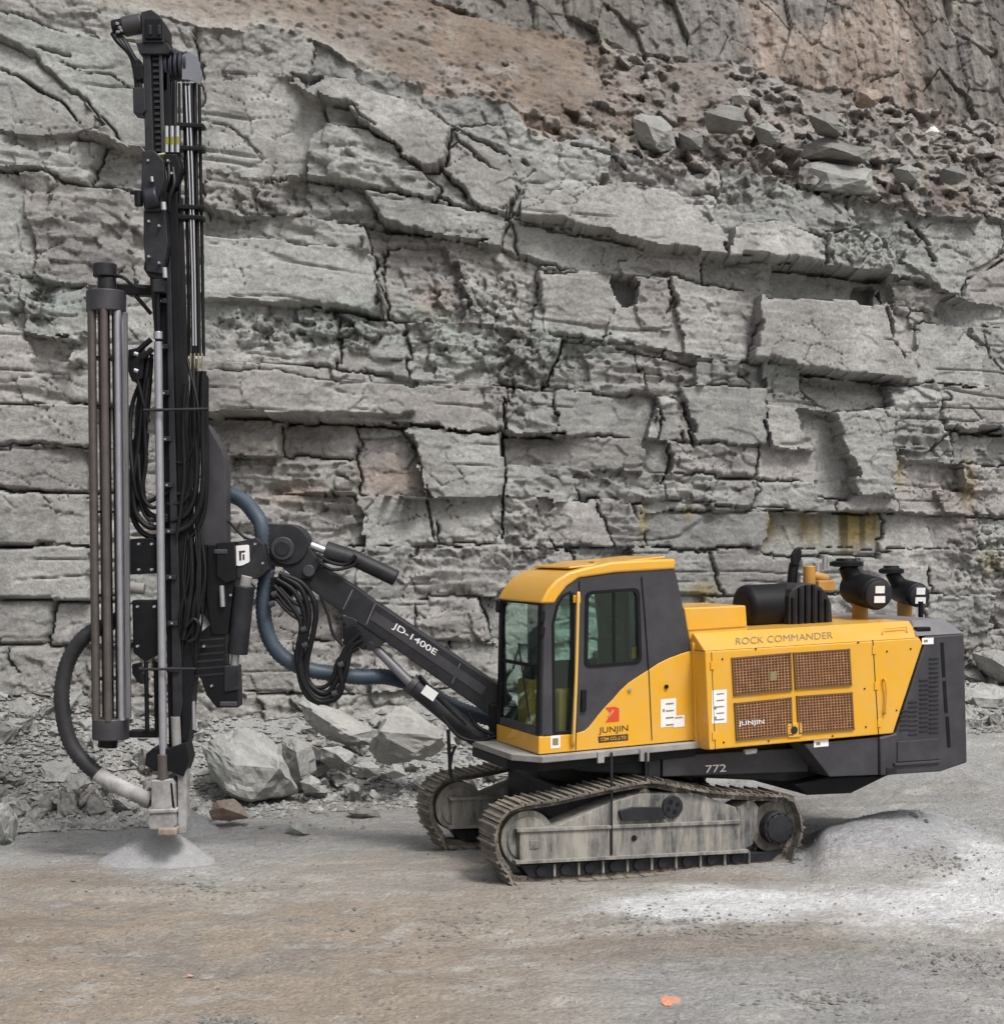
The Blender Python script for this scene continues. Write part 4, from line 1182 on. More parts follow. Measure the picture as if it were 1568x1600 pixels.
# front frame: lower yellow panel, pillars, header
def fq(pu, wa, wb, t, name, m_, bevel=0.008):      # front pieces between two widths, profile given by near-side pixels (top, bottom)
    (x0, y0), (x1, y1) = pu
    a, b = R(x0, y0, WC), R(x1, y1, WC)
    loop = [a + EN * wa, a + EN * wb, b + EN * wb, b + EN * wa]
    return MB().prism(loop, EU * t).build(name, m_, cab, bevel)
fq(((841,1151),(841,1179)), -0.004, CW, 0.05, 'front_lower_panel', M['yellow'])
fq(((845,938),(841,1150)), 0.0, 0.085, 0.05, 'front_pillar', M['black'])
fq(((845,938),(841,1150)), CW - 0.085, CW, 0.05, 'front_pillar', M['black'])
fq(((845,938),(845,946)), 0.085, CW - 0.085, 0.05, 'front_header', M['black'])
fq(((842,1138),(841,1150)), 0.085, CW - 0.085, 0.05, 'front_sill', M['grey'])
fq(((844,1040),(844,1046)), 0.085, CW - 0.085, 0.02, 'window_divider', M['black'])
a, b = R(845, 946, WC), R(842, 1138, WC)
MB().prism([a + EN * 0.085 + EU * .02, a + EN * (CW - .085) + EU * .02, b + EN * (CW - .085) + EU * .02, b + EN * 0.085 + EU * .02], EU * 0.006).build('windscreen', M['glass'], cab)
MB().prism(RP(doorwin, WC + 0.02), EN * 0.006).build('door_window_pane', M['glass'], cab)
MB().prism(RP(quarter, WC + 0.02), EN * 0.006).build('quarter_window_pane', M['glass'], cab)
ring = rrect([(915,924),(999,918),(1003,1037),(913,1044)], 11)
rpr('door_window_seal', ring, WC - 0.012, 0.03, M['black'], cab, bevel=0.004, holes=[rrect([(920,929),(994,923),(998,1033),(918,1039)], 9)])
rpr('sliding_pane_bar', [(957,926),(961,926),(962,1036),(958,1036)], WC + 0.012, 0.01, M['black'], cab, bevel=0)
qo = [(864,1147),(891,1146),(897,1060),(897,928),(890,923),(878,930),(869,945),(862,975)]
rpr('quarter_window_seal', qo, WC - 0.008, 0.02, M['black'], cab, bevel=0.003, holes=[quarter])
# door seams and handle, corner hand rail
def groove(name, pts, w_, wd, m_, parent):
    mb = MB()
    for (x0, y0), (x1, y1) in zip(pts[:-1], pts[1:]):
        a, b = R(x0, y0, w_), R(x1, y1, w_)
        d = (b - a)
        s_ = d.cross(EN).normalized() * wd
        mb.box((a + b) / 2, d, s_, EN * 0.006)
    return mb.build(name, m_, parent)
groove('door_gap', [(1002,902),(1007,960),(1013,1046),(1018,1157)], WC - 0.007, 0.010, M['black'], cab)
groove('door_gap', [(905,908),(903,1010),(899,1172)], WC - 0.007, 0.009, M['black'], cab)
rpr('door_handle', [(909,1078),(917,1077),(916,1112),(908,1113)], WC - 0.03, 0.03, M['black'], cab, bevel=0.008)
hr = MB()
pts = [R(904, 932, WC), R(903, 936, WC - .06), R(900, 1050, WC - .06), R(896, 1150, WC - .06), R(895, 1166, WC)]
hr.tube(spline(pts, 6), 0.017, 10)
hr.build('grab_rail', mat('pale_yellow_paint', (0.72, 0.42, 0.10), rough=0.35, var=0.05), cab, smooth=True)
rpr('door_hinge_block', [(896,930),(907,930),(907,942),(896,942)], WC - 0.03, 0.03, M['yellow'], cab, bevel=0.005)
# roof: a shell with a drooping visor and a rounded brow
rt = [(1054,873),(1000,875),(954,878),(918,886),(888,894),(868,906),(855,920),(846,937),(843,943)]
rb = [(866,943),(870,935),(885,916),(904,903),(960,895),(1054,889)]
prof = RP(rt + rb, WC)
rf = MB().prism([p - EN * 0.02 for p in prof], EN * (CW + 0.04)).build('roof', M['yellow'], cab, 0.035, smooth=True, seg=4)
up_ = []
for x, y in [(1046,872),(1000,872),(960,874),(925,881),(895,889),(1046,884)][:5]:
    up_.append(R(x, y, WC))
MB().prism([up_[0] + EN * .10, up_[4] + EN * .10, up_[4] + EN * (CW - .1), up_[0] + EN * (CW - .1)], UZ * 0.02).build('roof_cap', M['yellow'], rf, 0.015)
hp = R(930, 884, WC + .35)
MB().box(hp + UZ * .03 + EU * .1, EU * 0.30, EN * 0.14, UZ * 0.03).build('roof_vent', M['orangem'], rf, 0.01)
# rear wall and floor of the cab, seat and console seen through the glass
ue = U(R(1078, 1003, WC))
rwu = U(R(1052, 950, WC)) - 0.03
rwl = [LC(rwu, WC + .05, 1.3), LC(rwu, WC + CW - .05, 1.3), LC(rwu, WC + CW - .05, 3.0), LC(rwu, WC + .05, 3.0)]
rwh = [LC(rwu, WC + .18, 2.1), LC(rwu, WC + CW - .18, 2.1), LC(rwu, WC + CW - .18, 2.85), LC(rwu, WC + .18, 2.85)]
MB().prism(rwl, EU * .04, [rwh]).build('rear_wall', M['seat'], cab)
MB().prism([p + EU * .015 for p in rwh], EU * .006).build('rear_window', M['glass'], cab)
MB().prism([R(860,1170,WC) + EN * .06, R(1080,1152,WC) + EN * .06, R(1080,1152,WC) + EN * (CW - .06), R(860,1170,WC) + EN * (CW - .06)], -UZ * .03).build('cab_floor', M['black'], cab)
us = U(R(955, 1040, WC))
seat = MB().box(LC(us, .72, 1.68), EU * .48, EN * .46, UZ * .14).box(LC(us + .26, .72, 2.05), EU * .14 + UZ * .05, EN * .44, UZ * .68).box(LC(us, .72, 1.45), EU * .3, EN * .3, UZ * .34).build('operator_seat', M['seat'], cab, 0.04, seg=3)
MB().box(LC(us + .3, .72, 2.48), EU * .09, EN * .26, UZ * .2).build('headrest', M['seat'], cab, 0.03)
MB().prism([LC(U(R(858, 1100, WC)) + .1, WC + .42, 1.30), LC(U(R(858, 1100, WC)) + .1, WC + 1.08, 1.30), LC(U(R(858, 1100, WC)) + .16, WC + 1.05, 1.98), LC(U(R(858, 1100, WC)) + .16, WC + .55, 1.9)], EU * .08).build('dash_panel', M['inner'], cab, 0.03)
MB().box(LC(U(R(900, 1090, WC)), WC + .22, 1.62), EU * .25, EN * .16, UZ * .5).build('side_console', M['inner'], cab, 0.03)
cs_ = MB().box(LC(U(R(880, 1100, WC)), .98, 1.62), EU * .22, EN * .32, UZ * .62).build('control_console', M['inner'], cab, 0.03)
MB().box(LC(U(R(875, 1060, WC)), .98, 2.0), EU * .05, EN * .22, UZ * .18).build('display_screen', M['black'], cab, 0.01)
MB().box(LC(us - .08, .42, 1.85), EU * .36, EN * .1, UZ * .07).build('armrest', M['inner'], cab, 0.02)
MB().cyl(LC(us - .2, .42, 1.9), LC(us - .26, .42, 2.06), .018, n=8).build('joystick', M['black'], cab, smooth=True)
# mirror / lamps on the front corners
mp = R(784, 944, WC + CW * .97)
MB().box(mp + Vector((-.03, 0, -.02)), EU * .06, EN * .08, UZ * .14).build('work_lamp', M['black'], cab, 0.015)
MB().cyl(R(847, 955, WC - .01), R(846, 972, WC - .01), .03, n=12).cyl(R(847, 980, WC - .01), R(846, 992, WC - .01), .03, n=12).build('corner_lamp', M['black'], cab, smooth=True)
# wiper
MB().tube([R(842, 1130, WC) - EU * .02 + EN * .2, R(843, 1010, WC) - EU * .03 + EN * .5], 0.008, 6).build('wiper', M['black'], cab)
# emblem and lettering
emb = [(945,1106),(960,1104),(967,1107),(967,1127),(960,1128),(945,1129),(954,1118),(951,1112)]
rpr('emblem', emb, WC - 0.0095, 0.003, M['red'], bevel=0)
rpr('emblem_stroke', [(949,1119),(957,1109),(960,1110),(951,1122)], WC - 0.0115, 0.002, M['orange'], bevel=0)
text_quad('lettering', 'JUNJIN', [(935,1137),(981,1133),(981,1145),(935,1149)], lambda x, y: R(x, y, WC - 0.0085), M['ink'], rig)
cb = rpr('lettering_band', [(934,1151),(981,1147),(981,1157),(935,1161)], WC - 0.0085, 0.002, M['ink'], bevel=0)
text_quad('lettering', 'CSM CO.,LTD', [(938,1153),(978,1149.5),(978,1155.5),(938,1159)], lambda x, y: R(x, y, WC - 0.0105), M['yellow'], cb)
def bars(x0, y0, n, wd, st, h=2, sl=-0.09):
    return [rect(x0, y0 + i * st, x0 + wd, y0 + i * st + h, sl) for i in range(n)]
sticker('warning_label', rect(1032, 1093, 1056, 1137), WC - 0.009, bars(1040, 1099, 4, 12, 11, 2.5) + [rect(1035, 1108, 1038, 1113)])
sticker('warning_label', rect(1052, 1119, 1069, 1137), WC - 0.011, bars(1054, 1121, 1, 12, 9, 2))
sticker('warning_label', rect(1112, 1079, 1135, 1131, -.07), WN - 0.003, bars(1119, 1084, 5, 12, 10, 2) + [rect(1115, 1104, 1119, 1109), rect(1115, 1120, 1119, 1126)])
sticker('small_label', rect(860, 1150, 875, 1170), WC - 0.009, [rect(863, 1154, 872, 1165)])
sticker('small_label', rect(1271, 1157, 1294, 1168), WN + 0.035, [rect(1275, 1160, 1281, 1165)])
MB().cyl(R(1041, 1073, WC - .03), R(1041, 1073, WC), .022, n=12).build('lock', M['black'], rig, smooth=True)
MB().cyl(R(984, 1078, WC - .03), R(984, 1078, WC), .018, n=12).build('lock', M['chrome'], rig, smooth=True)
MB().box(R(776, 1163, WC + CW) - EU * .05, EU * .06, EN * .14, UZ * .06).build('tail_lamp', M['redlight'], rig, 0.01)

# ---- engine housing
T_, B_ = (1101, 1018), (1108, 1172)
hood = MB().prism(RP([(1101,1018),(1436,997),(1441,1006),(1395,1146),(1108,1172)], WN), EN * (WF - WN)).build('engine_housing', M['yellow'], rig, 0.012)
a0, a1_ = R(1101, 1018, WN), R(1436, 997, WN)
b0, b1_ = R(1083, 990, WN + .30), R(1420, 970, WN + .30)
sh_ = MB()
sh_.add([a0 + UZ * .003, a1_ + UZ * .003, b1_, b0, a0 + EN * (WF - WN - .004) + UZ * .003, a1_ + EN * (WF - WN - .004) + UZ * .003, b1_ + EN * (WF - WN - .6), b0 + EN * (WF - WN - .6)],
        [(0, 1, 2, 3), (4, 7, 6, 5), (3, 2, 6, 7), (0, 3, 7, 4), (1, 5, 6, 2), (0, 4, 5, 1)])
sh_.build('sloped_shoulder', M['yellow'], hood, 0.01)
nv_ = (b0 - a0).cross(a1_ - a0).normalized()
if nv_.dot(Vector((0, -1, 1))) < 0:
    nv_ = -nv_
def SH(x, y):          # a point of the sloped shoulder plane
    d = Vector(((x - CX) / F, 1, -(y - HY) / F))
    return CAMP + d * ((a0 + UZ * .003 - CAMP).dot(nv_) / d.dot(nv_)) + nv_ * 0.006
text_quad('lettering', 'ROCK COMMANDER', [(1149,997.5),(1300,987.5),(1301,998),(1149,1008)], SH, M['inkgrey'], hood)
hd = MB().tube([SH(1378, 992), SH(1380, 988) + nv_ * .04, SH(1414, 985) + nv_ * .04, SH(1416, 989)], 0.010, 8)
hd.build('lift_handle', M['yellow'], hood, smooth=True)
groove('panel_gap', [(1363,1000),(1372,1148)], WN - 0.001, 0.010, M['ink'], hood)
groove('panel_gap', [(1111,1019),(1117,1171)], WN - 0.001, 0.006, M['ink'], hood)
MB().tube(spline([R(1378, 1064, WN), R(1382, 1062, WN - .04), R(1385, 1085, WN - .04), R(1383, 1112, WN - .04), R(1380, 1115, WN)], 5), 0.013, 8).build('door_handle', M['yellow'], hood, smooth=True)
for x, y in ((1366,1016),(1369,1072),(1374,1130),(1113,1040),(1116,1150)):
    rpr('hinge', [(x - 3, y - 6), (x + 3, y - 6.4), (x + 3, y + 6), (x - 3, y + 6.4)], WN - .012, .012, M['yellow'], hood, bevel=0.003)
for x, y in ((1128,1030),(1180,1014),(1340,1004),(1350,1076),(1352,1136),(1130,1160),(1200,1158),(1300,1150),(1385,1018),(1422,1014),(1400,1110)):
    c_ = R(x, y, WN)
    MB().cyl(c_ - EN * .008, c_, .010, n=8).build('bolt', M['dark'], hood)
grl = [[(1144,1029),(1234,1021),(1236,1078),(1147,1086)], [(1240,1021),(1326,1015),(1329,1070),(1243,1076)],
       [(1148,1100),(1235,1091),(1237,1148),(1151,1156)], [(1245,1089),(1330,1083),(1333,1139),(1248,1146)]]
def bil(q, a, b):
    return (q[0][0] * (1 - a) * (1 - b) + q[1][0] * a * (1 - b) + q[2][0] * a * b + q[3][0] * (1 - a) * b,
            q[0][1] * (1 - a) * (1 - b) + q[1][1] * a * (1 - b) + q[2][1] * a * b + q[3][1] * (1 - a) * b)
for gi, q in enumerate(grl):
    g_ = rpr('air_grille', q, WN - 0.004, 0.01, M['grillback'], hood, bevel=0)
    mb = MB()
    for i in range(19):
        a = i / 18
        p, r_ = R(*bil(q, a, 0), WN - .014), R(*bil(q, a, 1), WN - .014)
        mb.box((p + r_) / 2, r_ - p, EU * .008, EN * .008)
    for i in range(14):
        b = i / 13
        p, r_ = R(*bil(q, 0, b), WN - .018), R(*bil(q, 1, b), WN - .018)
        mb.box((p + r_) / 2, r_ - p, UZ * .007, EN * .007)
    mb.build('grille_mesh', M['grillbar'], g_)
    fr_ = MB()
    co = [R(x, y, WN - .012) for x, y in q]
    for i in range(4):
        a, b = co[i], co[(i + 1) % 4]
        dv = (b - a).normalized()
        fr_.box((a + b) / 2, (b - a) + dv * .02, dv.cross(EN) * .016, EN * .02)
    fr_.build('grille_frame', mat('brown_edge', (0.16, 0.085, 0.03), rough=0.6), g_)
text_quad('lettering', 'JUNJIN', [(1153,1127),(1193,1124),(1194,1133),(1154,1136)], lambda x, y: R(x, y, WN - 0.026), M['white'], hood)
rpr('brass_tag', rect(1203, 1050, 1213, 1064, -.08), WN - .024, .004, M['inkgrey'], hood, bevel=0)
lb = rpr('latch_plate', rrect([(1230,1131),(1252,1129),(1253,1151),(1231,1153)], 4), WN - 0.02, 0.02, M['yellow'], hood, bevel=0.004)
c0 = R(1241, 1141, WN - .03)
MB().cyl(c0, c0 + EN * .02, .04, n=18).build('latch', M['dark'], lb, 0.004, smooth=True)
# dark rear housing with louvres
rear = MB().prism(RP([(1444,1006),(1440,1000),(1446,994),(1506,990),(1511,1192),(1470,1206),(1376,1212),(1374,1152),(1399,1146)], WN + .004), EN * (WF - WN - .01)).build('radiator_housing', M['grey'], rig, 0.02)
c0_, c1_ = R(1446, 994, WN + .004), R(1506, 990, WN + .004)
e0, e1_ = R(1424, 969, WN + .32), R(1474, 967, WN + .32)
sh2 = MB().add([c0_ + UZ * .002 - EU * .12, c1_ + UZ * .002, e1_, e0 - EU * .0, c0_ + EN * 2.4 - EU * .12, c1_ + EN * 2.4, e1_ + EN * 1.8, e0 + EN * 1.8],
               [(0, 1, 2, 3), (4, 7, 6, 5), (3, 2, 6, 7), (0, 3, 7, 4), (1, 5, 6, 2), (0, 4, 5, 1)])
sh2.build('sloped_top', mat('light_grey_paint', (0.15, 0.15, 0.17), rough=0.4, var=0.05, dust=0.2), rear, 0.01)
MB().box(R(1440, 986, WN + .12) + UZ * .02, EU * .18, EN * .08, UZ * .05).build('filler_cap', M['black'], rear, 0.012)
sticker('warning_label', rect(1440, 997, 1458, 1007, -.03), WN - 0.001, [rect(1443, 1000, 1449, 1004)], rig)
mb = MB()
for ci, (x0, wd, y0, y1) in enumerate(((1405,12,1112,1146),(1419,13,1098,1149),(1436,13,1064,1150),(1451,14,1030,1150))):
    y = y0
    while y < y1:
        p, r_ = R(x0, y, WN), R(x0 + wd, y - 1, WN)
        mb.box((p + r_) / 2 - EN * .004, r_ - p, UZ * .018 - EN * .012, EN * .012)
        y += 7.2
mb.build('louvre', M['grey'], rear)
for y0, y1, x in ((1004,1058,1469),(1064,1114,1472.5),(1120,1168,1477)):
    rpr('vertical_slot', [(x, y0), (x + 5, y0), (x + 8, y1), (x + 3, y1)], WN - .002, .01, M['black'], rear, bevel=0)
rpr('tool_box_door', [(1402,1159),(1466,1154),(1468,1187),(1402,1191)], WN - .012, .02, M['grey'], rear, bevel=0.006)
rpr('step_bar', [(1398,1193),(1470,1188),(1470,1192),(1398,1197)], WN - .03, .05, M['grey'], rear, bevel=0.004)
rpr('bumper_foot', [(1385,1199),(1400,1199),(1402,1210),(1385,1212)], WN - .01, .1, M['dark'], rear)
rpr('lower_skirt', [(1256,1163),(1372,1152),(1372,1211),(1296,1214)], WN + .04, .5, M['grey'], rig, bevel=0.01)
rpr('belly_pan', [(1290,1214),(1372,1211),(1400,1206),(1330,1240),(1262,1243),(1240,1226)], WN + .3, 1.6, M['black'], rig, bevel=0.02)
rpr('tie_down_lug', [(1163,1172),(1184,1170),(1182,1178),(1165,1180)], WN + .05, .05, M['deck'], rig)
# yellow box between cab and housing
box_ = rpr('tank_cover', [(1068,950),(1165,946),(1168,992),(1076,1000)], WN + .34, .9, M['yellow'], rig, bevel=0.015)
groove('panel_gap', [(1072,985),(1165,979)], WN + .335, .008, M['orangem'], box_)
rpr('side_wall', [(1081,1003),(1100,1014),(1106,1172),(1087,1168),(1083,1020)], WN + .24, 1.6, M['yellow'], rig, bevel=0.01)
# ---- exhaust muffler, air cleaners and engine pieces on top
def cylq(name, x0, y0, x1, y1, w_, r, m_, n=28, parent=rig, bevel=0.02):
    return MB().cyl(R(x0, y0, w_), R(x1, y1, w_), r, n=n).build(name, m_, parent, bevel, smooth=True)
mf = cylq('muffler', 1158, 949, 1240, 945, .9, .245, M['black'], 36, bevel=0.06)
arch = [(1232,977),(1232,932),(1237,921),(1246,914),(1258,911),(1272,912),(1284,918),(1293,929),(1299,945),(1301,976)]
shd = rpr('ribbed_shield', arch, .60, .5, M['dark'], mf, bevel=0.02)
for k in range(6):
    x = 1238 + k * 10.4
    yt = (932, 917, 912, 912, 920, 934)[k]
    rpr('shield_rib', [(x, yt + 2), (x + 4, yt + 2), (x + 4, 974), (x, 974)], .57, .05, M['black'], mf, bevel=0.004)
ex = MB().tube(spline([R(1236, 925, 1.15), R(1238, 895, 1.15), R(1241, 880, 1.15)], 5), .055, 14)
ex.build('exhaust_pipe', M['black'], rig, smooth=True)
rpr('exhaust_flap', [(1237,876),(1238,866),(1243,857),(1250,854),(1253,862),(1252,874),(1246,884),(1240,885)], 1.08, .05, M['black'], bevel=0.015)
MB().cyl(R(1264, 925, 1.0), R(1264, 884, 1.0), .07, n=16).cyl(R(1264, 898, 1.0), R(1292, 904, 1.0), .05, n=14).box(R(1284, 915, 1.0), EU * .22, EN * .2, UZ * .12).build('engine_housing_top', M['orangem'], rig, 0.012, smooth=True)
MB().cyl(R(1288, 890, 1.1), R(1288, 868, 1.1), .03, n=12).cyl(R(1276, 900, 1.1), R(1276, 880, 1.1), .05, n=12).build('engine_fitting', M['chrome'], rig, smooth=True)
def air_cleaner(xa, ya, xe, ye, r, wa, we, tx, ty, cap_r, foot):
    p0, p1 = R(xa, ya, wa), R(xe, ye, we)
    ax = (p1 - p0).normalized()
    b = MB().tube([p0 - ax * .05, p0, p0 + ax * .03, p1 - ax * .02, p1], [r * .55, r * .86, r, r, r * .93], 36).build('air_cleaner', M['black'], rig, 0.012, smooth=True)
    base = p0 + ax * .12
    top = R(tx, ty, wa - .1)
    MB().tube([base, base.lerp(top, .6), top], [r * .85, r * .6, r * .52], 28).build('neck', M['black'], b, smooth=True)
    MB().tube([top - UZ * .015, top, top + UZ * .04, top + UZ * .055], [cap_r * .7, cap_r, cap_r, cap_r * .8], 36).tube([top + UZ * .05, top + UZ * .085], [cap_r * .66, cap_r * .6], 28).build('rain_cap', M['black'], b, smooth=True)
    MB().tube([p1, p1 + ax * .05, p1 + ax * .06], [r * .86, r * .84, r * .74], 36).build('end_cap', M['dark'], b, smooth=True)
    sd_ = ax.cross(UZ).normalized()
    upv = sd_.cross(ax).normalized()
    e = p1 + ax * .063
    MB().box(e + upv * .055, sd_ * .11, upv * .08, ax * .006).build('label', M['white'], b)
    MB().box(e - upv * .055, sd_ * .13, upv * .075, ax * .006).build('label', M['white'], b)
    f = p0.lerp(p1, .3)
    MB().cyl(f - UZ * r * .6, f - UZ * (r + foot), .09, n=14).build('stand', M['orangem'], b, smooth=True)
    return b
air_cleaner(1332, 918, 1370, 928, .185, 1.15, .55, 1322, 884, .19, .28)
air_cleaner(1404, 922, 1434, 930, .145, 1.75, 1.25, 1392, 895, .15, .28)
MB().cyl(R(1438, 940, 1.0), R(1438, 968, 1.0), .03, n=12).build('drain_pipe', M['black'], rig, smooth=True)

# ---- boom
YB = 16.72
boom = qpr('boom', [(586,940),(777,1070),(800,1092),(800,1140),(765,1119),(604,1005),(556,972)], YB - .15, .30, M['dark'], bevel=0.015)
qpr('boom_extension', [(470,872),(504,886),(557,918),(588,942),(558,974),(533,957),(457,900)], YB - .12, .24, M['dark'], boom, bevel=0.012)
def seam(x0, y0, x1, y1, Y, wd=.008, m_='deck'):
    a, b = Q(x0, y0, Y), Q(x1, y1, Y)
    d = b - a
    MB().box((a + b) / 2, d, d.cross(YD).normalized() * wd, YD * .004).build('weld_seam', M[m_], boom)
seam(551, 921, 536, 952, YB - .123, .006)
seam(586, 943, 572, 976, YB - .153, .006)
seam(719, 1036, 706, 1068, YB - .153, .006)
bs = Q(600, 990, YB)
MB().prism(QP([(586,955),(606,968),(760,1074),(752,1086),(596,980),(578,968)], YB - .156), YD * .004).build('boom_stripe', M['grey'], boom)
ang_t = [(617,968),(684,1013),(678,1026),(611,981)]
text_quad('lettering', 'JD-1400E', [(617,972),(684,1016),(678,1027),(611,983)], lambda x, y: Q(x, y, YB - .162), M['white'], boom)
gs_ = qpr('cylinder_bracket', [(531,960),(552,966),(606,1000),(592,1012),(566,1016),(556,1008)], YB - .14, .05, M['dark'], boom)
c0 = Q(578, 1010, YB - .16)
MB().cyl(c0, c0 + YD * .3, .05, n=18).build('pin', M['dark'], gs_, 0.006, smooth=True)
lc = MB().cyl(Q(644, 1070, YB - .05), Q(754, 1160, YB - .05), .105, n=28).build('lift_cylinder', M['dark'], rig, 0.012, smooth=True)
MB().cyl(Q(584, 1010, YB - .05), Q(650, 1076, YB - .05), .052, n=20).build('cylinder_rod', mat('dull_steel', (0.20, 0.20, 0.215), rough=0.4, metal=0.4, var=0.1), lc, smooth=True)
MB().cyl(Q(640, 1066, YB - .05), Q(648, 1073, YB - .05), .115, n=28).build('gland', M['grey'], lc, 0.008, smooth=True)
MB().box(Q(671, 1083, YB - .165), Vector((.13, 0, -.09)), Vector((.06, 0, .09)), YD * .006).build('label', M['white'], lc)
MB().tube(spline([Q(655, 1055, YB - .12), Q(690, 1095, YB - .14), Q(735, 1140, YB - .12), Q(756, 1150, YB)], 5), .018, 8).build('hydraulic_pipe', M['black'], lc, smooth=True)
MB().box(Q(755, 1160, YB), Vector((.3, 0, -.18)), UZ * .16, YD * .34).build('boom_foot', M['dark'], rig, 0.02)
MB().box(Q(785, 1132, YB), Vector((.30, 0, 0)), UZ * .5, YD * .37).build('boom_support', M['black'], rig, 0.03)
# swing head at the tip of the boom
hd_ = MB()
c0 = Q(449, 851, YB - .20)
hd_.cyl(c0, c0 + YD * .40, .222, n=40)
head = hd_.build('swing_head', M['dark'], rig, 0.012, smooth=True)
qpr('head_plate', [(392,846),(420,818),(455,820),(480,850),(500,880),(486,905),(462,905),(440,886),(395,882)], YB - .17, .34, M['dark'], head)
c1 = Q(441, 857, YB - .23)
MB().cyl(c1, c1 + YD * .05, .125, n=32).build('pivot_cover', M['grey'], head, 0.008, smooth=True)
MB().cyl(c1 - YD * .02, c1 + YD * .02, .08, n=28).build('pivot_pin', M['dark'], head, 0.006, smooth=True)
c1 = Q(482, 892, YB - .2)
MB().cyl(c1, c1 + YD * .4, .065, n=24).build('pivot_pin', M['grey'], head, 0.006, smooth=True)
tc = MB().cyl(Q(548, 870, YB - .1), Q(619, 904, YB - .1), .088, n=28).build('tilt_cylinder', M['dark'], rig, 0.015, smooth=True)
MB().cyl(Q(486, 852, YB - .1), Q(512, 862, YB - .1), .045, n=18).build('cylinder_rod', M['chrome'], tc, smooth=True)
MB().cyl(Q(508, 862, YB - .1), Q(552, 874, YB - .1), .12, .10, n=24).build('cylinder_head', M['dark'], tc, 0.012, smooth=True)
MB().tube(spline([Q(496, 866, YB - .2), Q(515, 878, YB - .22), Q(540, 882, YB - .2), Q(556, 868, YB - .2)], 6), .02, 8).tube(spline([Q(500, 880, YB - .2), Q(520, 890, YB - .22), Q(545, 886, YB - .2), Q(560, 878, YB - .2)], 6), .018, 8).build('hydraulic_hose', M['rubber'], tc, smooth=True)
# feed bracket between head and mast
YM = 16.2
qpr('feed_bracket', [(362,868),(372,846),(400,840),(412,850),(420,890),(402,905),(366,905)], YM + .10, .5, M['dark'])
qpr('bracket_block', [(338,848),(366,846),(368,906),(352,912),(338,900)], YM - .01, .4, M['black'])
wl = MB().prism(QP(rrect([(365,853),(389,851),(390,878),(377,884),(366,884)], 3), YM + .086), YD * .01).build('warning_label', M['white'], rig)
MB().prism(QP([(373,861),(383,860),(383,863),(377,864),(377,876),(374,876)], YM + .084), YD * .001).build('print', M['ink'], wl)
MB().prism(QP([(379,866),(382,866),(382,875),(379,875)], YM + .084), YD * .001).build('print', M['ink'], wl)
dc = MB().cyl(Q(382, 916, YM + .1), Q(371, 1022, YM + .1), .108, n=28).build('swing_cylinder', M['dark'], rig, 0.012, smooth=True)
MB().cyl(Q(368, 1020, YM + .1), Q(363, 1080, YM + .1), .045, n=18).build('cylinder_rod', M['rod'], dc, smooth=True)
MB().cyl(Q(386, 900, YM + .1), Q(382, 918, YM + .1), .06, n=18).build('cylinder_eye', M['deck'], dc, 0.01, smooth=True)
qpr('lower_bracket', [(303,1010),(305,994),(350,960),(352,1068),(371,1068),(372,1106),(338,1106),(322,1086),(314,1062),(302,1050)], YM + .05, .30, M['black'])
mb = MB()
for k in range(6):
    y = 1000 + k * 11
    mb.prism(QP([(304,y),(350,y - 4),(350,y - 1),(304,y + 3)], YM + .045), YD * .01)
mb.build('rib', M['dark'], rig)
qpr('lower_joint', [(350,1040),(372,1040),(374,1078),(350,1082)], YM + .03, .2, M['dark'])
MB().box(Q(357, 1100, YM + .03), Vector((.18, 0, 0)), UZ * .05, YD * .05).build('drag_plate', M['grey'], rig, 0.01)

# ---- mast: feed beam with rails and cross bars
def lerpx(y):            # the beam leans slightly
    return 226 + (y - 60) * 0.0405
feed = qpr('feed_beam', [(233,60),(262,60),(278,400),(288,700),(302,1060),(290,1180),(264,1180),(252,700),(238,400)], YM, .26, M['black'])
qpr('beam_side_rail', [(222,62),(234,60),(246,400),(250,560),(244,560),(231,400)], YM - .05, .3, M['dark'], feed)
qpr('beam_side_rail', [(262,300),(277,300),(290,700),(303,1050),(294,1160),(284,1160),(276,700)], YM - .03, .3, M['black'], feed)
qpr('beam_front_rail', [(259,400),(266,400),(285,1100),(276,1160),(270,1160)], YM - .06, .05, M['dark'], feed)
mb = MB()
for k in range(30):
    y = 80 + k * 9.5
    x = 236 + (y - 80) * .035
    mb.prism(QP([(x + 2, y), (x + 16, y), (x + 16, y + 4), (x + 2, y + 4)], YM - .025), YD * .02)
mb.build('chain_rungs', M['dark'], feed)
qpr('chain_guide', [(247,70),(253,70),(262,400),(256,400)], YM - .04, .03, M['grey'], feed)
# top of the mast: motor, gearbox, sprocket plates
top = qpr('mast_head', [(220,18),(236,14),(250,24),(256,34),(256,66),(222,66)], YM - .10, .4, M['dark'])
qpr('motor_flange', [(226,28),(252,28),(252,60),(226,60)], YM - .13, .05, M['black'], top)
for x in (231, 245):
    qpr('bolt_plate', [(x, 38), (x + 6, 38), (x + 6, 54), (x, 54)], YM - .145, .03, M['dark'], top)
hm = MB().cyl(Q(192, 42, YM + .02), Q(224, 36, YM + .02), .105, n=26).build('hydraulic_motor', M['grey'], top, 0.02, smooth=True)
MB().cyl(Q(176, 44, YM + .02), Q(194, 41, YM + .02), .085, n=22).build('valve_block', M['black'], top, 0.015, smooth=True)
mb = MB()
for dx, dy in ((0, -6), (4, 0), (1, 7), (6, 5)):
    mb.cyl(Q(181 + dx, 42 + dy, YM - .08), Q(185 + dx, 43 + dy, YM - .06), .016, n=8)
mb.build('hose_fitting', M['chrome'], top, smooth=True)
mb = MB()
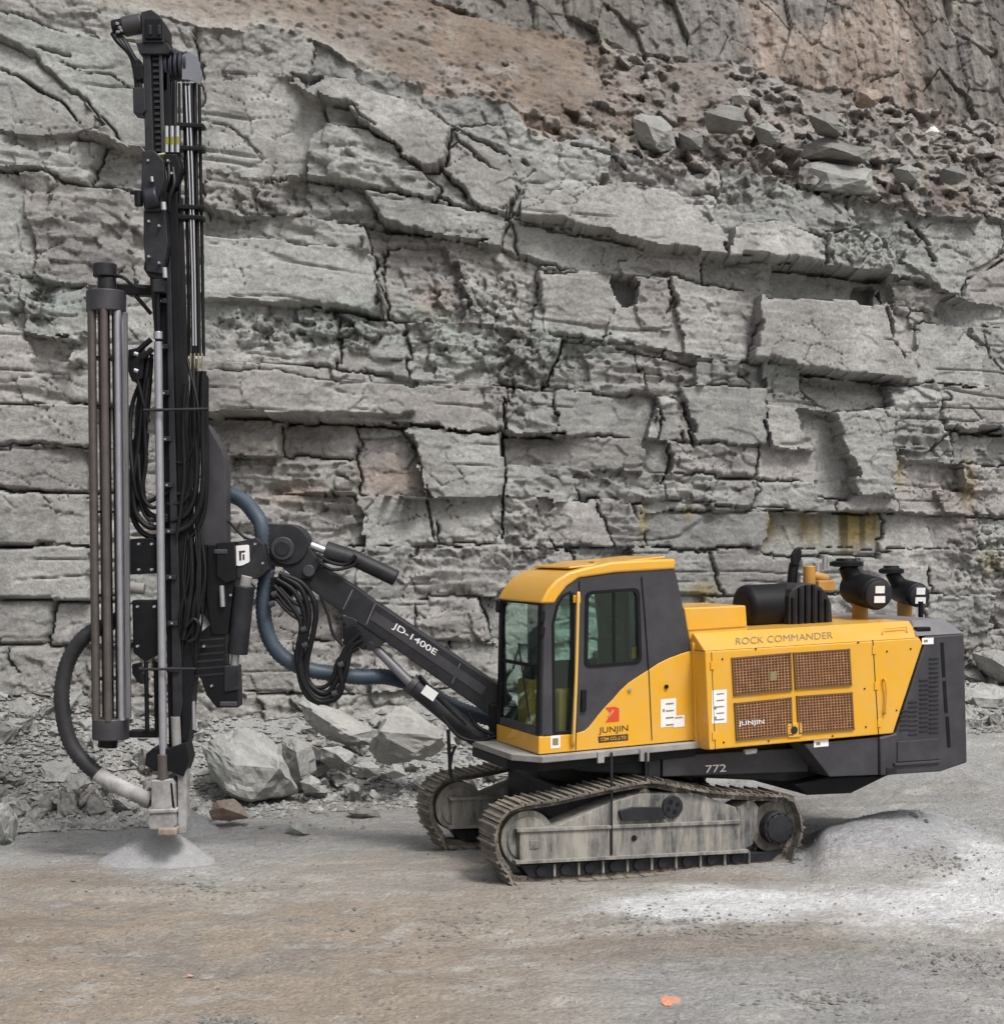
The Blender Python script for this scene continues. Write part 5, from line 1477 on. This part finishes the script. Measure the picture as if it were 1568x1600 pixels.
for k, (x0, y0, x1, y1) in enumerate(((176,52,206,160),(182,54,210,150),(190,58,212,120))):
    mb.tube(spline([Q(x0, y0, YM), Q(x0 + 8, y0 + 12, YM - .03), Q(x1 - 2, y0 + 34, YM - .02), Q(x1 + 6, (y0 + y1) / 2 + 10, YM), Q(x1 + 10, y1, YM)], 6), .028, 8)
mb.build('hydraulic_hose', M['rubber'], top, smooth=True)
qpr('head_bracket', [(212,66),(262,66),(268,78),(262,84),(218,84)], YM - .08, .34, M['dark'], top)
qpr('sensor_box', [(208,102),(222,100),(224,122),(214,126),(208,118)], YM - .05, .15, M['black'])
qpr('junction_box', [(207,136),(226,136),(228,172),(222,178),(208,176)], YM - .08, .2, M['dark'])
# hose sheaves
mb = MB()
for k in range(5):
    x = 262 + k * 7.5
    c = Q(x, 104, YM + .12)
    mb.cyl(c - Vector((.016, 0, 0)), c + Vector((.016, 0, 0)), .155, n=30)
sv_ = mb.build('hose_sheave', mat('blue_black_plastic', (0.022, 0.024, 0.04), rough=0.4), rig, 0.006, smooth=True)
qpr('sheave_side_plate', [(284,86),(296,80),(308,88),(316,118),(312,132),(300,126),(292,124),(284,124)], YM - .02, .02, mat('light_steel_plate', (0.17, 0.175, 0.205), rough=0.5), sv_, bevel=0.004)
qpr('sheave_bracket', [(254,92),(262,86),(262,140),(254,146)], YM, .25, M['dark'], sv_)
MB().cyl(Q(254, 106, YM + .12), Q(314, 108, YM + .12), .03, n=12).build('sheave_axle', M['dark'], sv_, smooth=True)
# the hoses that run down the right of the mast
def strand(name, pts, r, m_, Y=YM + .05, n=8, parent=rig, jitter=0.0):
    return MB().tube(spline([Q(x, y, Y) for x, y in pts], 6), r, n).build(name, m_, parent, smooth=True)
for i, (xt, xb, rr_, mm) in enumerate(((262,262,.020,'rubber'),(268,268,.018,'rubber'),(274,275,.020,'dark'),(280,282,.014,'rubber'),(287,296,.018,'rubber'),(293,302,.020,'dark'),(299,306,.012,'rubber'),(304,311,.022,'rubber'),(311,318,.018,'black'))):
    if i < 3:
        strand('feed_hose', [(xt, 128), (xt, 180), (xb, 200)], rr_, M[mm], YM + .02 + .03 * (i % 2))
        strand('feed_hose', [(xb, 238), (xb + 1, 270), (xb + 4, 330), (xb + 6, 420)], rr_, M[mm], YM + .04)
    else:
        strand('feed_hose', [(xt, 130), (xt + (xb - xt) * .3, 250), (xt + (xb - xt) * .7, 400), (xb, 556)], rr_, M[mm], YM + .02 + .05 * (i % 3))
for x0, x1 in ((292,303),(297,307)):
    strand('steel_pipe', [(x0 - 2, 134), (x0 + 3, 260), (x1 - 3, 420), (x1 - 1, 540)], .010, M['chrome'], YM - .01)
mb = MB()
for k in range(3):
    mb.cyl(Q(260.5 + k * 8.5, 197, YM - .05), Q(260.5 + k * 8.5, 214, YM - .05), .022, n=12)
    mb.cyl(Q(260.5 + k * 8.5, 226, YM - .05), Q(260.5 + k * 8.5, 238, YM - .05), .022, n=12)
mb.build('hose_coupling', M['chrome'], rig, smooth=True)
mb = MB()
for k in range(3):
    mb.cyl(Q(260.5 + k * 8.5, 214, YM - .05), Q(260.5 + k * 8.5, 226, YM - .05), .024, n=12)
mb.build('coupling_band', mat('olive_band', (0.22, 0.21, 0.05), rough=0.5), rig, smooth=True)
MB().tube(spline([Q(258, 240, YM - .08), Q(246, 242, YM - .1), Q(238, 246, YM - .1), Q(236, 258, YM - .08)], 6), .013, 8).build('brass_pipe', mat('pale_brass', (0.42, 0.38, 0.24), rough=0.4), rig, smooth=True)
for y in (190, 226, 318, 334):
    qpr('hose_clamp', [(276,y),(318,y + 2),(318,y + 9),(276,y + 8)], YM - .03, .14, M['black'])
# rock drill on its cradle
rd = qpr('rock_drill', [(222,236),(240,234),(256,250),(258,300),(250,330),(226,330),(220,300)], YM - .22, .26, M['dark'])
MB().cyl(Q(228, 312, YM - .2), Q(248, 308, YM - .2), .115, n=24).build('impact_housing', mat('blue_black_cast', (0.018, 0.018, 0.032), rough=0.4), rd, 0.02, smooth=True)
MB().cyl(Q(216, 298, YM - .2), Q(217, 322, YM - .2), .045, n=16).build('accumulator', M['black'], rd, 0.01, smooth=True)
qpr('gear_housing', [(224,328),(258,328),(262,380),(254,428),(228,424),(224,380)], YM - .18, .26, M['dark'], rd)
qpr('cradle', [(228,392),(262,392),(262,404),(252,440),(232,432),(224,420)], YM - .16, .25, M['black'], rd)
qpr('valve_bank', [(256,240),(276,240),(283,262),(274,290),(262,298),(252,280)], YM - .14, .2, M['black'], rd)
mb = MB()
for x0, y0, x1, y1 in ((262,250,258,320),(270,262,264,330),(258,262,250,325)):
    mb.tube(spline([Q(x0, y0, YM - .16), Q(x0 + 2, (y0 + y1) / 2 - 10, YM - .22), Q((x0 + x1) / 2 - 2, (y0 + y1) / 2 + 12, YM - .22), Q(x1, y1, YM - .18)], 6), .02, 8)
mb.build('drill_hose', M['rubber'], rd, smooth=True)
for x_, y_, y2_, r_ in ((255,316,328,.03),(257,418,434,.026),(237,276,284,.018)):
    MB().cyl(Q(x_, y_, YM - .25), Q(x_ + 1, y2_, YM - .25), r_, n=12).build('bright_fitting', M['chrome'], rd, smooth=True)
# drill string
ds = MB().cyl(Q(247, 534, YM - .12), Q(255, 1182, YM - .12), .042, n=20).build('drill_rod', M['rod'], rig, smooth=True)
MB().cyl(Q(247, 518, YM - .12), Q(247, 530, YM - .12), .048, n=20).build('rod_coupling', M['chrome'], ds, 0.005, smooth=True)
MB().cyl(Q(246, 452, YM - .12), Q(247, 518, YM - .12), .028, n=14).build('shank_adapter', M['black'], ds, smooth=True)
qpr('shank_guide', [(238,436),(256,436),(256,456),(238,456)], YM - .2, .2, M['dark'], ds)
# rod changer magazine
mg = MB().cyl(Q(166, 455, YM - .05), Q(166, 488, YM - .05), .205, n=36).build('rod_magazine', M['grey'], rig, 0.012, smooth=True)
MB().cyl(Q(167, 434, YM - .05), Q(167, 455, YM - .05), .095, n=24).cyl(Q(164, 412, YM - .05), Q(164, 433, YM - .05), .122, n=28).build('magazine_motor', M['dark'], mg, 0.012, smooth=True)
MB().cyl(Q(173, 1122, YM - .05), Q(173, 1155, YM - .05), .19, n=36).build('magazine_base', M['grey'], mg, 0.012, smooth=True)
MB().cyl(Q(169, 1155, YM - .05), Q(168, 1168, YM - .05), .10, n=24).build('magazine_foot', M['black'], mg, 0.01, smooth=True)
for k in range(7):
    a = k * 2 * math.pi / 7 + .32
    dx, dy = math.cos(a) * .165, math.sin(a) * .165
    p0, p1 = Q(166, 486, YM - .05) + Vector((dx, dy, 0)), Q(173, 1124, YM - .05) + Vector((dx, dy, 0))
    MB().cyl(p0, p1, .040, n=14).build('spare_rod', M['rodb'] if dx < .09 else M['rod'], mg, smooth=True)
MB().cyl(Q(166, 486, YM - .05), Q(173, 1124, YM - .05), .035, n=12).build('magazine_shaft', M['dark'], mg, smooth=True)
for y in (560, 636, 800, 930, 1060):
    x = 166 + (y - 470) * .0108
    c = Q(x, y, YM - .05)
    MB().cyl(c - UZ * .012, c + UZ * .012, .15, n=28).build('rod_spacer', M['black'], mg, smooth=True)
p0 = Q(196, 488, YM - .2); p1 = Q(202, 1122, YM - .2)
MB().box((p0 + p1) / 2, p1 - p0, Vector((.035, 0, 0)), YD * .06).build('magazine_rail', mat('mid_grey_steel', (0.16, 0.16, 0.17), rough=0.4, metal=0.3), mg, 0.004)
# arms joining magazine and mast
qpr('magazine_arm', [(182,443),(258,446),(258,462),(200,460),(182,452)], YM + .02, .16, M['black'])
MB().cyl(Q(212, 462, YM + .05), Q(236, 490, YM + .05), .022, n=8).build('arm_brace', M['black'], rig, smooth=True)
MB().tube(spline([Q(178, 430, YM - .1), Q(194, 434, YM - .14), Q(208, 446, YM - .1), Q(230, 450, YM - .05)], 6), .018, 8).build('magazine_hose', M['rubber'], rig, smooth=True)
qpr('magazine_arm', [(200,1142),(252,1142),(252,1153),(200,1153)], YM + .02, .16, M['black'])
qpr('gripper', [(200,546),(218,542),(226,556),(222,592),(206,596),(200,580)], YM - .12, .25, M['black'])
MB().cyl(Q(206, 556, YM - .12), Q(236, 530, YM - .12), .03, n=10).cyl(Q(214, 590, YM - .1), Q(232, 660, YM - .1), .022, n=8).cyl(Q(222, 560, YM - .14), Q(238, 545, YM - .14), .03, n=10).build('gripper_arm', M['black'], rig, smooth=True)
for y in (552, 578):
    MB().cyl(Q(210, y, YM - .25), Q(216, y + 2, YM - .25), .022, n=10).build('bright_fitting', M['chrome'], rig, smooth=True)
qpr('control_box', [(203,842),(238,840),(244,846),(244,896),(203,898)], YM - .05, .24, M['black'])
qpr('control_box', [(206,938),(246,938),(248,1022),(226,1034),(208,1020)], YM - .05, .24, M['black'])
MB().cyl(Q(200, 918, YM), Q(226, 920, YM), .06, n=20).build('pale_cylinder', M['deck'], rig, 0.01, smooth=True)
qpr('side_plate', [(205,690),(216,672),(230,676),(222,760),(214,800),(206,780)], YM - .02, .12, M['black'])
qpr('bottom_arm', [(206,1038),(218,1036),(222,1070),(214,1066),(206,1052)], YM - .02, .14, M['black'])
for x in (228, 243):
    MB().cyl(Q(x, 1034, YM - .02), Q(x + 2, 1142, YM - .02), .024, n=8).build('guide_bar', M['black'], rig, smooth=True)
# hose loops of the feed
mb_i = 0
for (pts, r_, Yo) in (
    ([(232,560),(222,640),(216,700),(208,760),(212,800),(230,822),(250,824)], .03, -.06),
    ([(236,560),(230,640),(222,700),(216,758),(222,790),(240,806),(256,806)], .028, -.02),
    ([(232,590),(226,650),(228,720),(222,770),(236,792),(252,790)], .022, -.10),
    ([(226,600),(214,680),(206,740),(204,790),(214,822),(232,838),(252,838)], .03, .0),
    ([(318,580),(316,660),(318,740),(312,790),(296,820),(272,832)], .030, -.08),
    ([(310,580),(306,660),(308,730),(303,780),(288,806),(268,814)], .030, -.05),
    ([(302,585),(298,660),(300,720),(294,766),(282,790),(266,798)], .026, -.02),
    ([(322,590),(322,680),(322,750),(318,800),(302,835),(276,850)], .028, .0),
    ([(290,600),(286,660),(288,740),(282,800),(276,840)], .02, -.10),
    ([(298,840),(300,900),(294,960),(286,1000)], .024, -.08),
    ([(306,850),(310,900),(306,950),(298,984),(290,1000)], .02, -.06),
    ([(290,980),(302,968),(310,976),(306,996),(294,1004)], .022, -.1)):
    MB().tube(spline([Q(x, y, YM + Yo) for x, y in pts], 8), r_, 10).build('hose_loop', M['rubber'], rig, smooth=True)
qpr('hose_bundle_sleeve', [(296,586),(322,584),(320,612),(314,640),(304,640),(298,615)], YM - .06, .14, M['black'], bevel=0.02)
mb = MB()
for k in range(4):
    mb.cyl(Q(298 + k * 6, 552, YM - .04), Q(298 + k * 6, 588, YM - .04), .009, n=8)
mb.build('brass_tail', mat('dull_brass', (0.28, 0.25, 0.16), rough=0.4, metal=0.3), rig, smooth=True)
MB().cyl(Q(224, 641, YM - .2), Q(325, 639, YM - .2), .016, n=8).build('cross_bar', M['dark'], rig, smooth=True)
MB().cyl(Q(222, 1046, YM - .2), Q(306, 1045, YM - .2), .014, n=8).cyl(Q(218, 1046, YM - .2), Q(224, 1046, YM - .2), .03, n=10).build('cross_bar', M['dark'], rig, smooth=True)
for x, y0, y1 in ((284,728,766),(276,1050,1120),(302,1096,1140)):
    MB().cyl(Q(x, y0, YM + .02), Q(x + 1, y1, YM + .02), .022, n=10).build('bright_pipe', M['rod'], rig, smooth=True)
rh = random.Random(12)
for k in range(7):
    s_ = rh.choice([-1, 1])
    xa = 240 + s_ * rh.uniform(2, 8) if s_ < 0 else rh.uniform(284, 316)
    dep = rh.uniform(700, 815)
    xo = rh.uniform(204, 226) if s_ < 0 else rh.uniform(300, 322)
    MB().tube(spline([Q(xa, 560 + rh.uniform(-10, 20), YM - .02), Q(xo + s_ * 2, 640, YM - rh.uniform(0, .1)), Q(xo, dep - 40, YM - rh.uniform(0, .1)), Q(xo - s_ * 14, dep + 8, YM - .05), Q(262, dep + rh.uniform(-8, 16), YM - .03)], 7), rh.uniform(.012, .026), 8).build('hose_loop', M['rubber'], rig, smooth=True)
for k in range(12):
    x0 = rh.uniform(284, 318)
    MB().tube(spline([Q(x0, 840 + rh.uniform(-20, 10), YM - .03), Q(x0 + rh.uniform(-10, 8), 900, YM - .08), Q(x0 + rh.uniform(-14, 6), 960, YM - .08), Q(x0 - 10, 1010 + rh.uniform(-10, 30), YM - .03)], 6), rh.uniform(.01, .02), 8).build('hydraulic_hose', M['rubber'], rig, smooth=True)
for k in range(9):
    y = 470 + k * 72
    MB().box(Q(252 + k * 2.6, y, YM - .07), Vector((.11, 0, 0)), UZ * .05, YD * .06).build('rail_clamp', M['dark'], rig, 0.006)
    c_ = Q(250 + k * 2.6, y, YM - .11)
    MB().cyl(c_, c_ + YD * .02, .012, n=8).build('bolt', M['rod'], rig)
for x, y in ((231,250),(232,345),(248,352),(232,400),(248,410),(262,250),(268,270),(340,870),(360,930),(318,1010),(330,1072),(216,850),(236,850),(216,890),(236,890),(214,948),(240,948),(214,1010),(398,850),(410,880),(300,870),(312,940)):
    c_ = Q(x, y, YM - .24 if x < 280 else YM - .0)
    MB().cyl(c_, c_ + YD * .06, .013, n=8).build('bolt', M['rod'], rig)
# slab-like feed holder to the right of the mast
fh = qpr('feed_holder', [(318,660),(326,665),(346,700),(352,716),(353,780),(353,850),(368,850),(370,900),(362,990),(340,994),(318,960),(304,850),(304,780),(318,760)], YM + .12, .30, M['grey'])
qpr('holder_block', [(324,852),(362,848),(366,905),(356,992),(330,992),(322,930)], YM + .035, .2, M['black'], fh)
MB().cyl(Q(346, 915, YM), Q(348, 948, YM), .03, n=12).build('bright_fitting', M['chrome'], rig, smooth=True)
MB().box(Q(345, 862, YM), Vector((.14, 0, 0)), UZ * .05, YD * .04).build('valve_plate', M['grey'], rig, 0.01)
qpr('pivot_clamp', [(300,850),(322,850),(326,880),(318,960),(300,960),(292,900)], YM + .05, .25, M['black'])
# clamp table and dust hood at the collar
qpr('centraliser', [(228,1178),(240,1168),(262,1170),(290,1160),(296,1186),(286,1214),(262,1204),(240,1206),(226,1196)], YM - .15, .32, M['black'])
MB().cyl(Q(254, 1178, YM - .12), Q(255, 1222, YM - .12), .06, n=18).build('drill_bit_sleeve', M['rodb'], rig, 0.01, smooth=True)
MB().cyl(Q(274, 1120, YM - .05), Q(276, 1166, YM - .05), .05, n=14).build('dusty_cylinder', M['deck'], rig, smooth=True)
hood_d = qpr('dust_hood', [(236,1220),(268,1218),(272,1226),(273,1262),(275,1290),(268,1297),(234,1297),(230,1286),(236,1262)], YM - .18, .30, M['dusthose'], bevel=0.012)
qpr('hood_plate', [(277,1190),(291,1190),(291,1302),(278,1304)], YM - .10, .2, M['dusthose'], hood_d)
qpr('hood_band', [(231,1266),(276,1264),(276,1270),(231,1272)], YM - .20, .34, M['dusthose'], hood_d)
qpr('hood_slot', [(266,1224),(269,1224),(273,1264),(269,1260)], YM - .185, .02, M['black'], hood_d, bevel=0)
MB().box(Q(264, 1298, YM - .15), Vector((.20, 0, 0)), UZ * .08, YD * .2).build('hood_shoe', M['stone_brown'], hood_d, 0.02)
# suction hose: corrugated, its lower run covered in dust
hp_ = [(200,960),(170,975),(139,990),(118,1012),(104,1040),(97,1075),(97,1103),(103,1140),(115,1170),(133,1192),(153,1210)]
sp_ = spline([Q(x, y, YM + (.2 if i < 2 else .05)) for i, (x, y) in enumerate(hp_)], 12)
def corr(pts, r):
    # resample for evenly spaced corrugations
    L = [0]
    for a, b in zip(pts[:-1], pts[1:]):
        L.append(L[-1] + (b - a).length)
    n = int(L[-1] / .024)
    out_, rs = [], []
    j = 0
    for i in range(n + 1):
        d = L[-1] * i / n
        while j < len(L) - 2 and L[j + 1] < d:
            j += 1
        t = (d - L[j]) / max(1e-9, L[j + 1] - L[j])
        out_.append(pts[j].lerp(pts[j + 1], t))
        rs.append(r * (1 + (.06 if i % 2 else -.06)))
    return out_, rs
a, r_ = corr(sp_, .082)
MB().tube(a, r_, 18).build('suction_hose', M['ribhose'], rig, smooth='all')
a, r_ = corr(spline([sp_[-2], Q(153, 1210, YM + .05), Q(175, 1224, YM + .02), Q(205, 1238, YM - .02), Q(236, 1252, YM - .04)], 10), .083)
MB().tube(a, r_, 18).build('dusty_suction_hose', M['dusthose'], rig, smooth='all')
# blue grey hoses along the boom
for pts in ([(345,772,.3),(362,774,.3),(382,784,.25),(398,803,.15),(408,822,.1),(412,870,.1)],
            [(418,890,.12),(412,930,.1),(413,970,.1),(424,1005,.1),(446,1030,.12),(480,1046,.15),(520,1053,.2),(560,1058,.25),(604,1058,.4),(650,1072,.6),(710,1105,.7),(770,1125,.75)]):
    a, r_ = corr(spline([Q(x, y, YB - .25 + z) for x, y, z in pts], 10), .084)
    MB().tube(a, r_, 16).build('blue_grey_hose', M['bluehose'], rig, smooth='all')
for pts, r_ in (([(400,845),(380,838),(355,812)], .014), ([(440,900),(470,920),(482,960),(476,1000),(468,1040),(478,1075),(498,1096),(525,1090),(534,1070),(530,1040),(545,1008),(562,990)], .034),
    ([(432,905),(460,925),(476,965),(470,1010),(472,1050),(486,1082),(506,1092),(528,1078),(540,1050),(548,1015),(566,1000)], .030),
    ([(436,896),(472,912),(492,945),(490,985),(480,1030),(480,1062),(496,1080),(512,1082),(526,1062),(536,1036),(552,1004)], .030),
    ([(428,915),(450,940),(470,975),(464,1020),(468,1060),(480,1088),(500,1100)], .026),
    ([(450,900),(480,922),(494,960),(486,1000),(476,1040),(486,1070),(505,1074),(520,1060),(530,1030),(560,1012)], .024),
    ([(430,925),(450,950),(474,962)], .02), ([(436,918),(458,940),(478,950)], .02), ([(430,935),(452,958),(470,970)], .018),
    ([(500,930),(512,960),(520,990),(536,1010)], .016), ([(520,1080),(538,1050),(536,1070),(548,1085)], .01),
    ([(700,1140),(702,1180),(704,1210),(712,1222)], .02), ([(712,1165),(706,1180),(702,1205)], .016), ([(690,1120),(716,1150),(745,1158),(775,1150)], .02),
    ([(730,1110),(745,1135),(770,1148)], .024)):
    MB().tube(spline([Q(x, y, YB - .28) for x, y in pts], 8), r_, 10).build('hydraulic_hose', M['rubber'], rig, smooth=True)
for x, y in ((428,930),(424,945),(474,985),(476,1010),(532,1040),(522,1085)):
    MB().cyl(Q(x - 3, y, YB - .3), Q(x + 5, y - 3, YB - .3), .035, n=12).build('hose_tie', M['grey'], rig, smooth=True)
qpr('hose_guide', [(410,905),(450,898),(470,912),(452,936),(424,940)], YB - .2, .3, M['black'])
qpr('hose_guide', [(536,980),(556,976),(566,1000),(548,1018),(536,1006)], YB - .2, .2, M['black'])

# ------------------------------------------------------------------ dust piles, paint marks
def pile(name, px, py, rx, h, label, seed, m_):
    X, Y = ground_xy(px, py)
    z0 = ground_z(X, Y) - 0.03
    mb = MB()
    rr = random.Random(seed)
    nr_, na = 16, 56
    ph = [rr.uniform(0, 6.28) for _ in range(6)]
    mb.v.append(Vector((X, Y, z0 + h)))
    for i in range(1, nr_ + 1):
        t = i / nr_
        for k in range(na):
            a = 2 * math.pi * k / na
            rad = rx * t * (1 + .07 * math.sin(2 * a + ph[0]) + .05 * math.sin(3 * a + ph[1]) + .03 * math.sin(7 * a + ph[2]) * t)
            hh = h * (1 - t ** 0.98) + .012 * math.sin(5 * a + ph[3]) * t + rr.uniform(-.014, .014) * min(1, 2 * t)
            mb.v.append(Vector((X + rad * math.cos(a), Y + rad * math.sin(a), z0 + max(hh, 0) - (.02 if i == nr_ else 0))))
    for k in range(na):
        mb.f.append((0, 1 + k, 1 + (k + 1) % na))
    for i in range(nr_ - 1):
        for k in range(na):
            a, b = 1 + i * na + k, 1 + i * na + (k + 1) % na
            mb.f.append((a, a + na, b + na, b))
    o = mb.build(name, m_, None, smooth='all', origin=(X, Y, z0))
    return tag(o, label, 'dust pile')
pile('dust_pile', 248, 1336, .58, .42, 'pale grey cone of drill dust on the ground in front of the dust hood', 3, M['dustc'])
pile('dust_pile', 296, 1290, .36, .30, 'smaller pale dust heap behind the dust hood at the mast foot', 4, M['dustc'])
def stone_at(px, py, r, m_, label, seed, cat='stone', name='loose_stone', group=None):
    X, Y = ground_xy(px, py)
    me = protos[seed % 14].copy()
    me.materials.append(m_)
    o = bpy.data.objects.new(name, me)
    o.scale = (r * 1.2, r, r * .8)
    o.rotation_euler = (0, 0, seed)
    link(o, (X, Y, ground_z(X, Y) + r * .3))
    return tag(o, label, cat, group)
stone_at(297, 1517, .038, mat('faded_orange', (0.62, 0.36, 0.25), rough=.8), 'small stone painted orange lying on the brown floor at lower left', 3)
stone_at(1428, 1322, .07, SM[0], 'grey lump at the right end of the drill dust mound', 6)
stone_at(1446, 1324, .05, SM[3], 'dark lump beside the grey one at the right end of the dust mound', 8)
stone_at(1310, 1298, .05, SM[0], 'stone on the crest of the dust mound behind the tracks', 9)
stone_at(382, 1286, .05, SM[3], 'dark pebble by the right end of the low brown stone', 5)
stone_at(412, 1290, .06, SM[3], 'dark stone on the floor between the brown stone and the pyramid stone', 10)
X, Y = ground_xy(1046, 1565)
pz = ground_z(X, Y)
mb = MB()
rr = random.Random(8)
n = 26
vs_ = [Vector((X, Y, 0))]
for k in range(n):
    a = 2 * math.pi * k / n
    q = 1 + .22 * math.sin(2 * a + 1) + .16 * math.sin(3 * a + 2) + .10 * math.sin(7 * a) + rr.uniform(-.05, .05)
    vs_.append(Vector((X + .062 * q * math.cos(a), Y + .075 * q * math.sin(a), 0)))
for v in vs_:
    v.z = ground_z(v.x, v.y) + .007
mb.add(vs_, [(0, 1 + k, 1 + (k + 1) % n) for k in range(n)])
tag(mb.build('paint_mark', M['orange'], None, origin=(X, Y, pz)), 'orange spray paint mark on the ground in the foreground', 'paint mark')
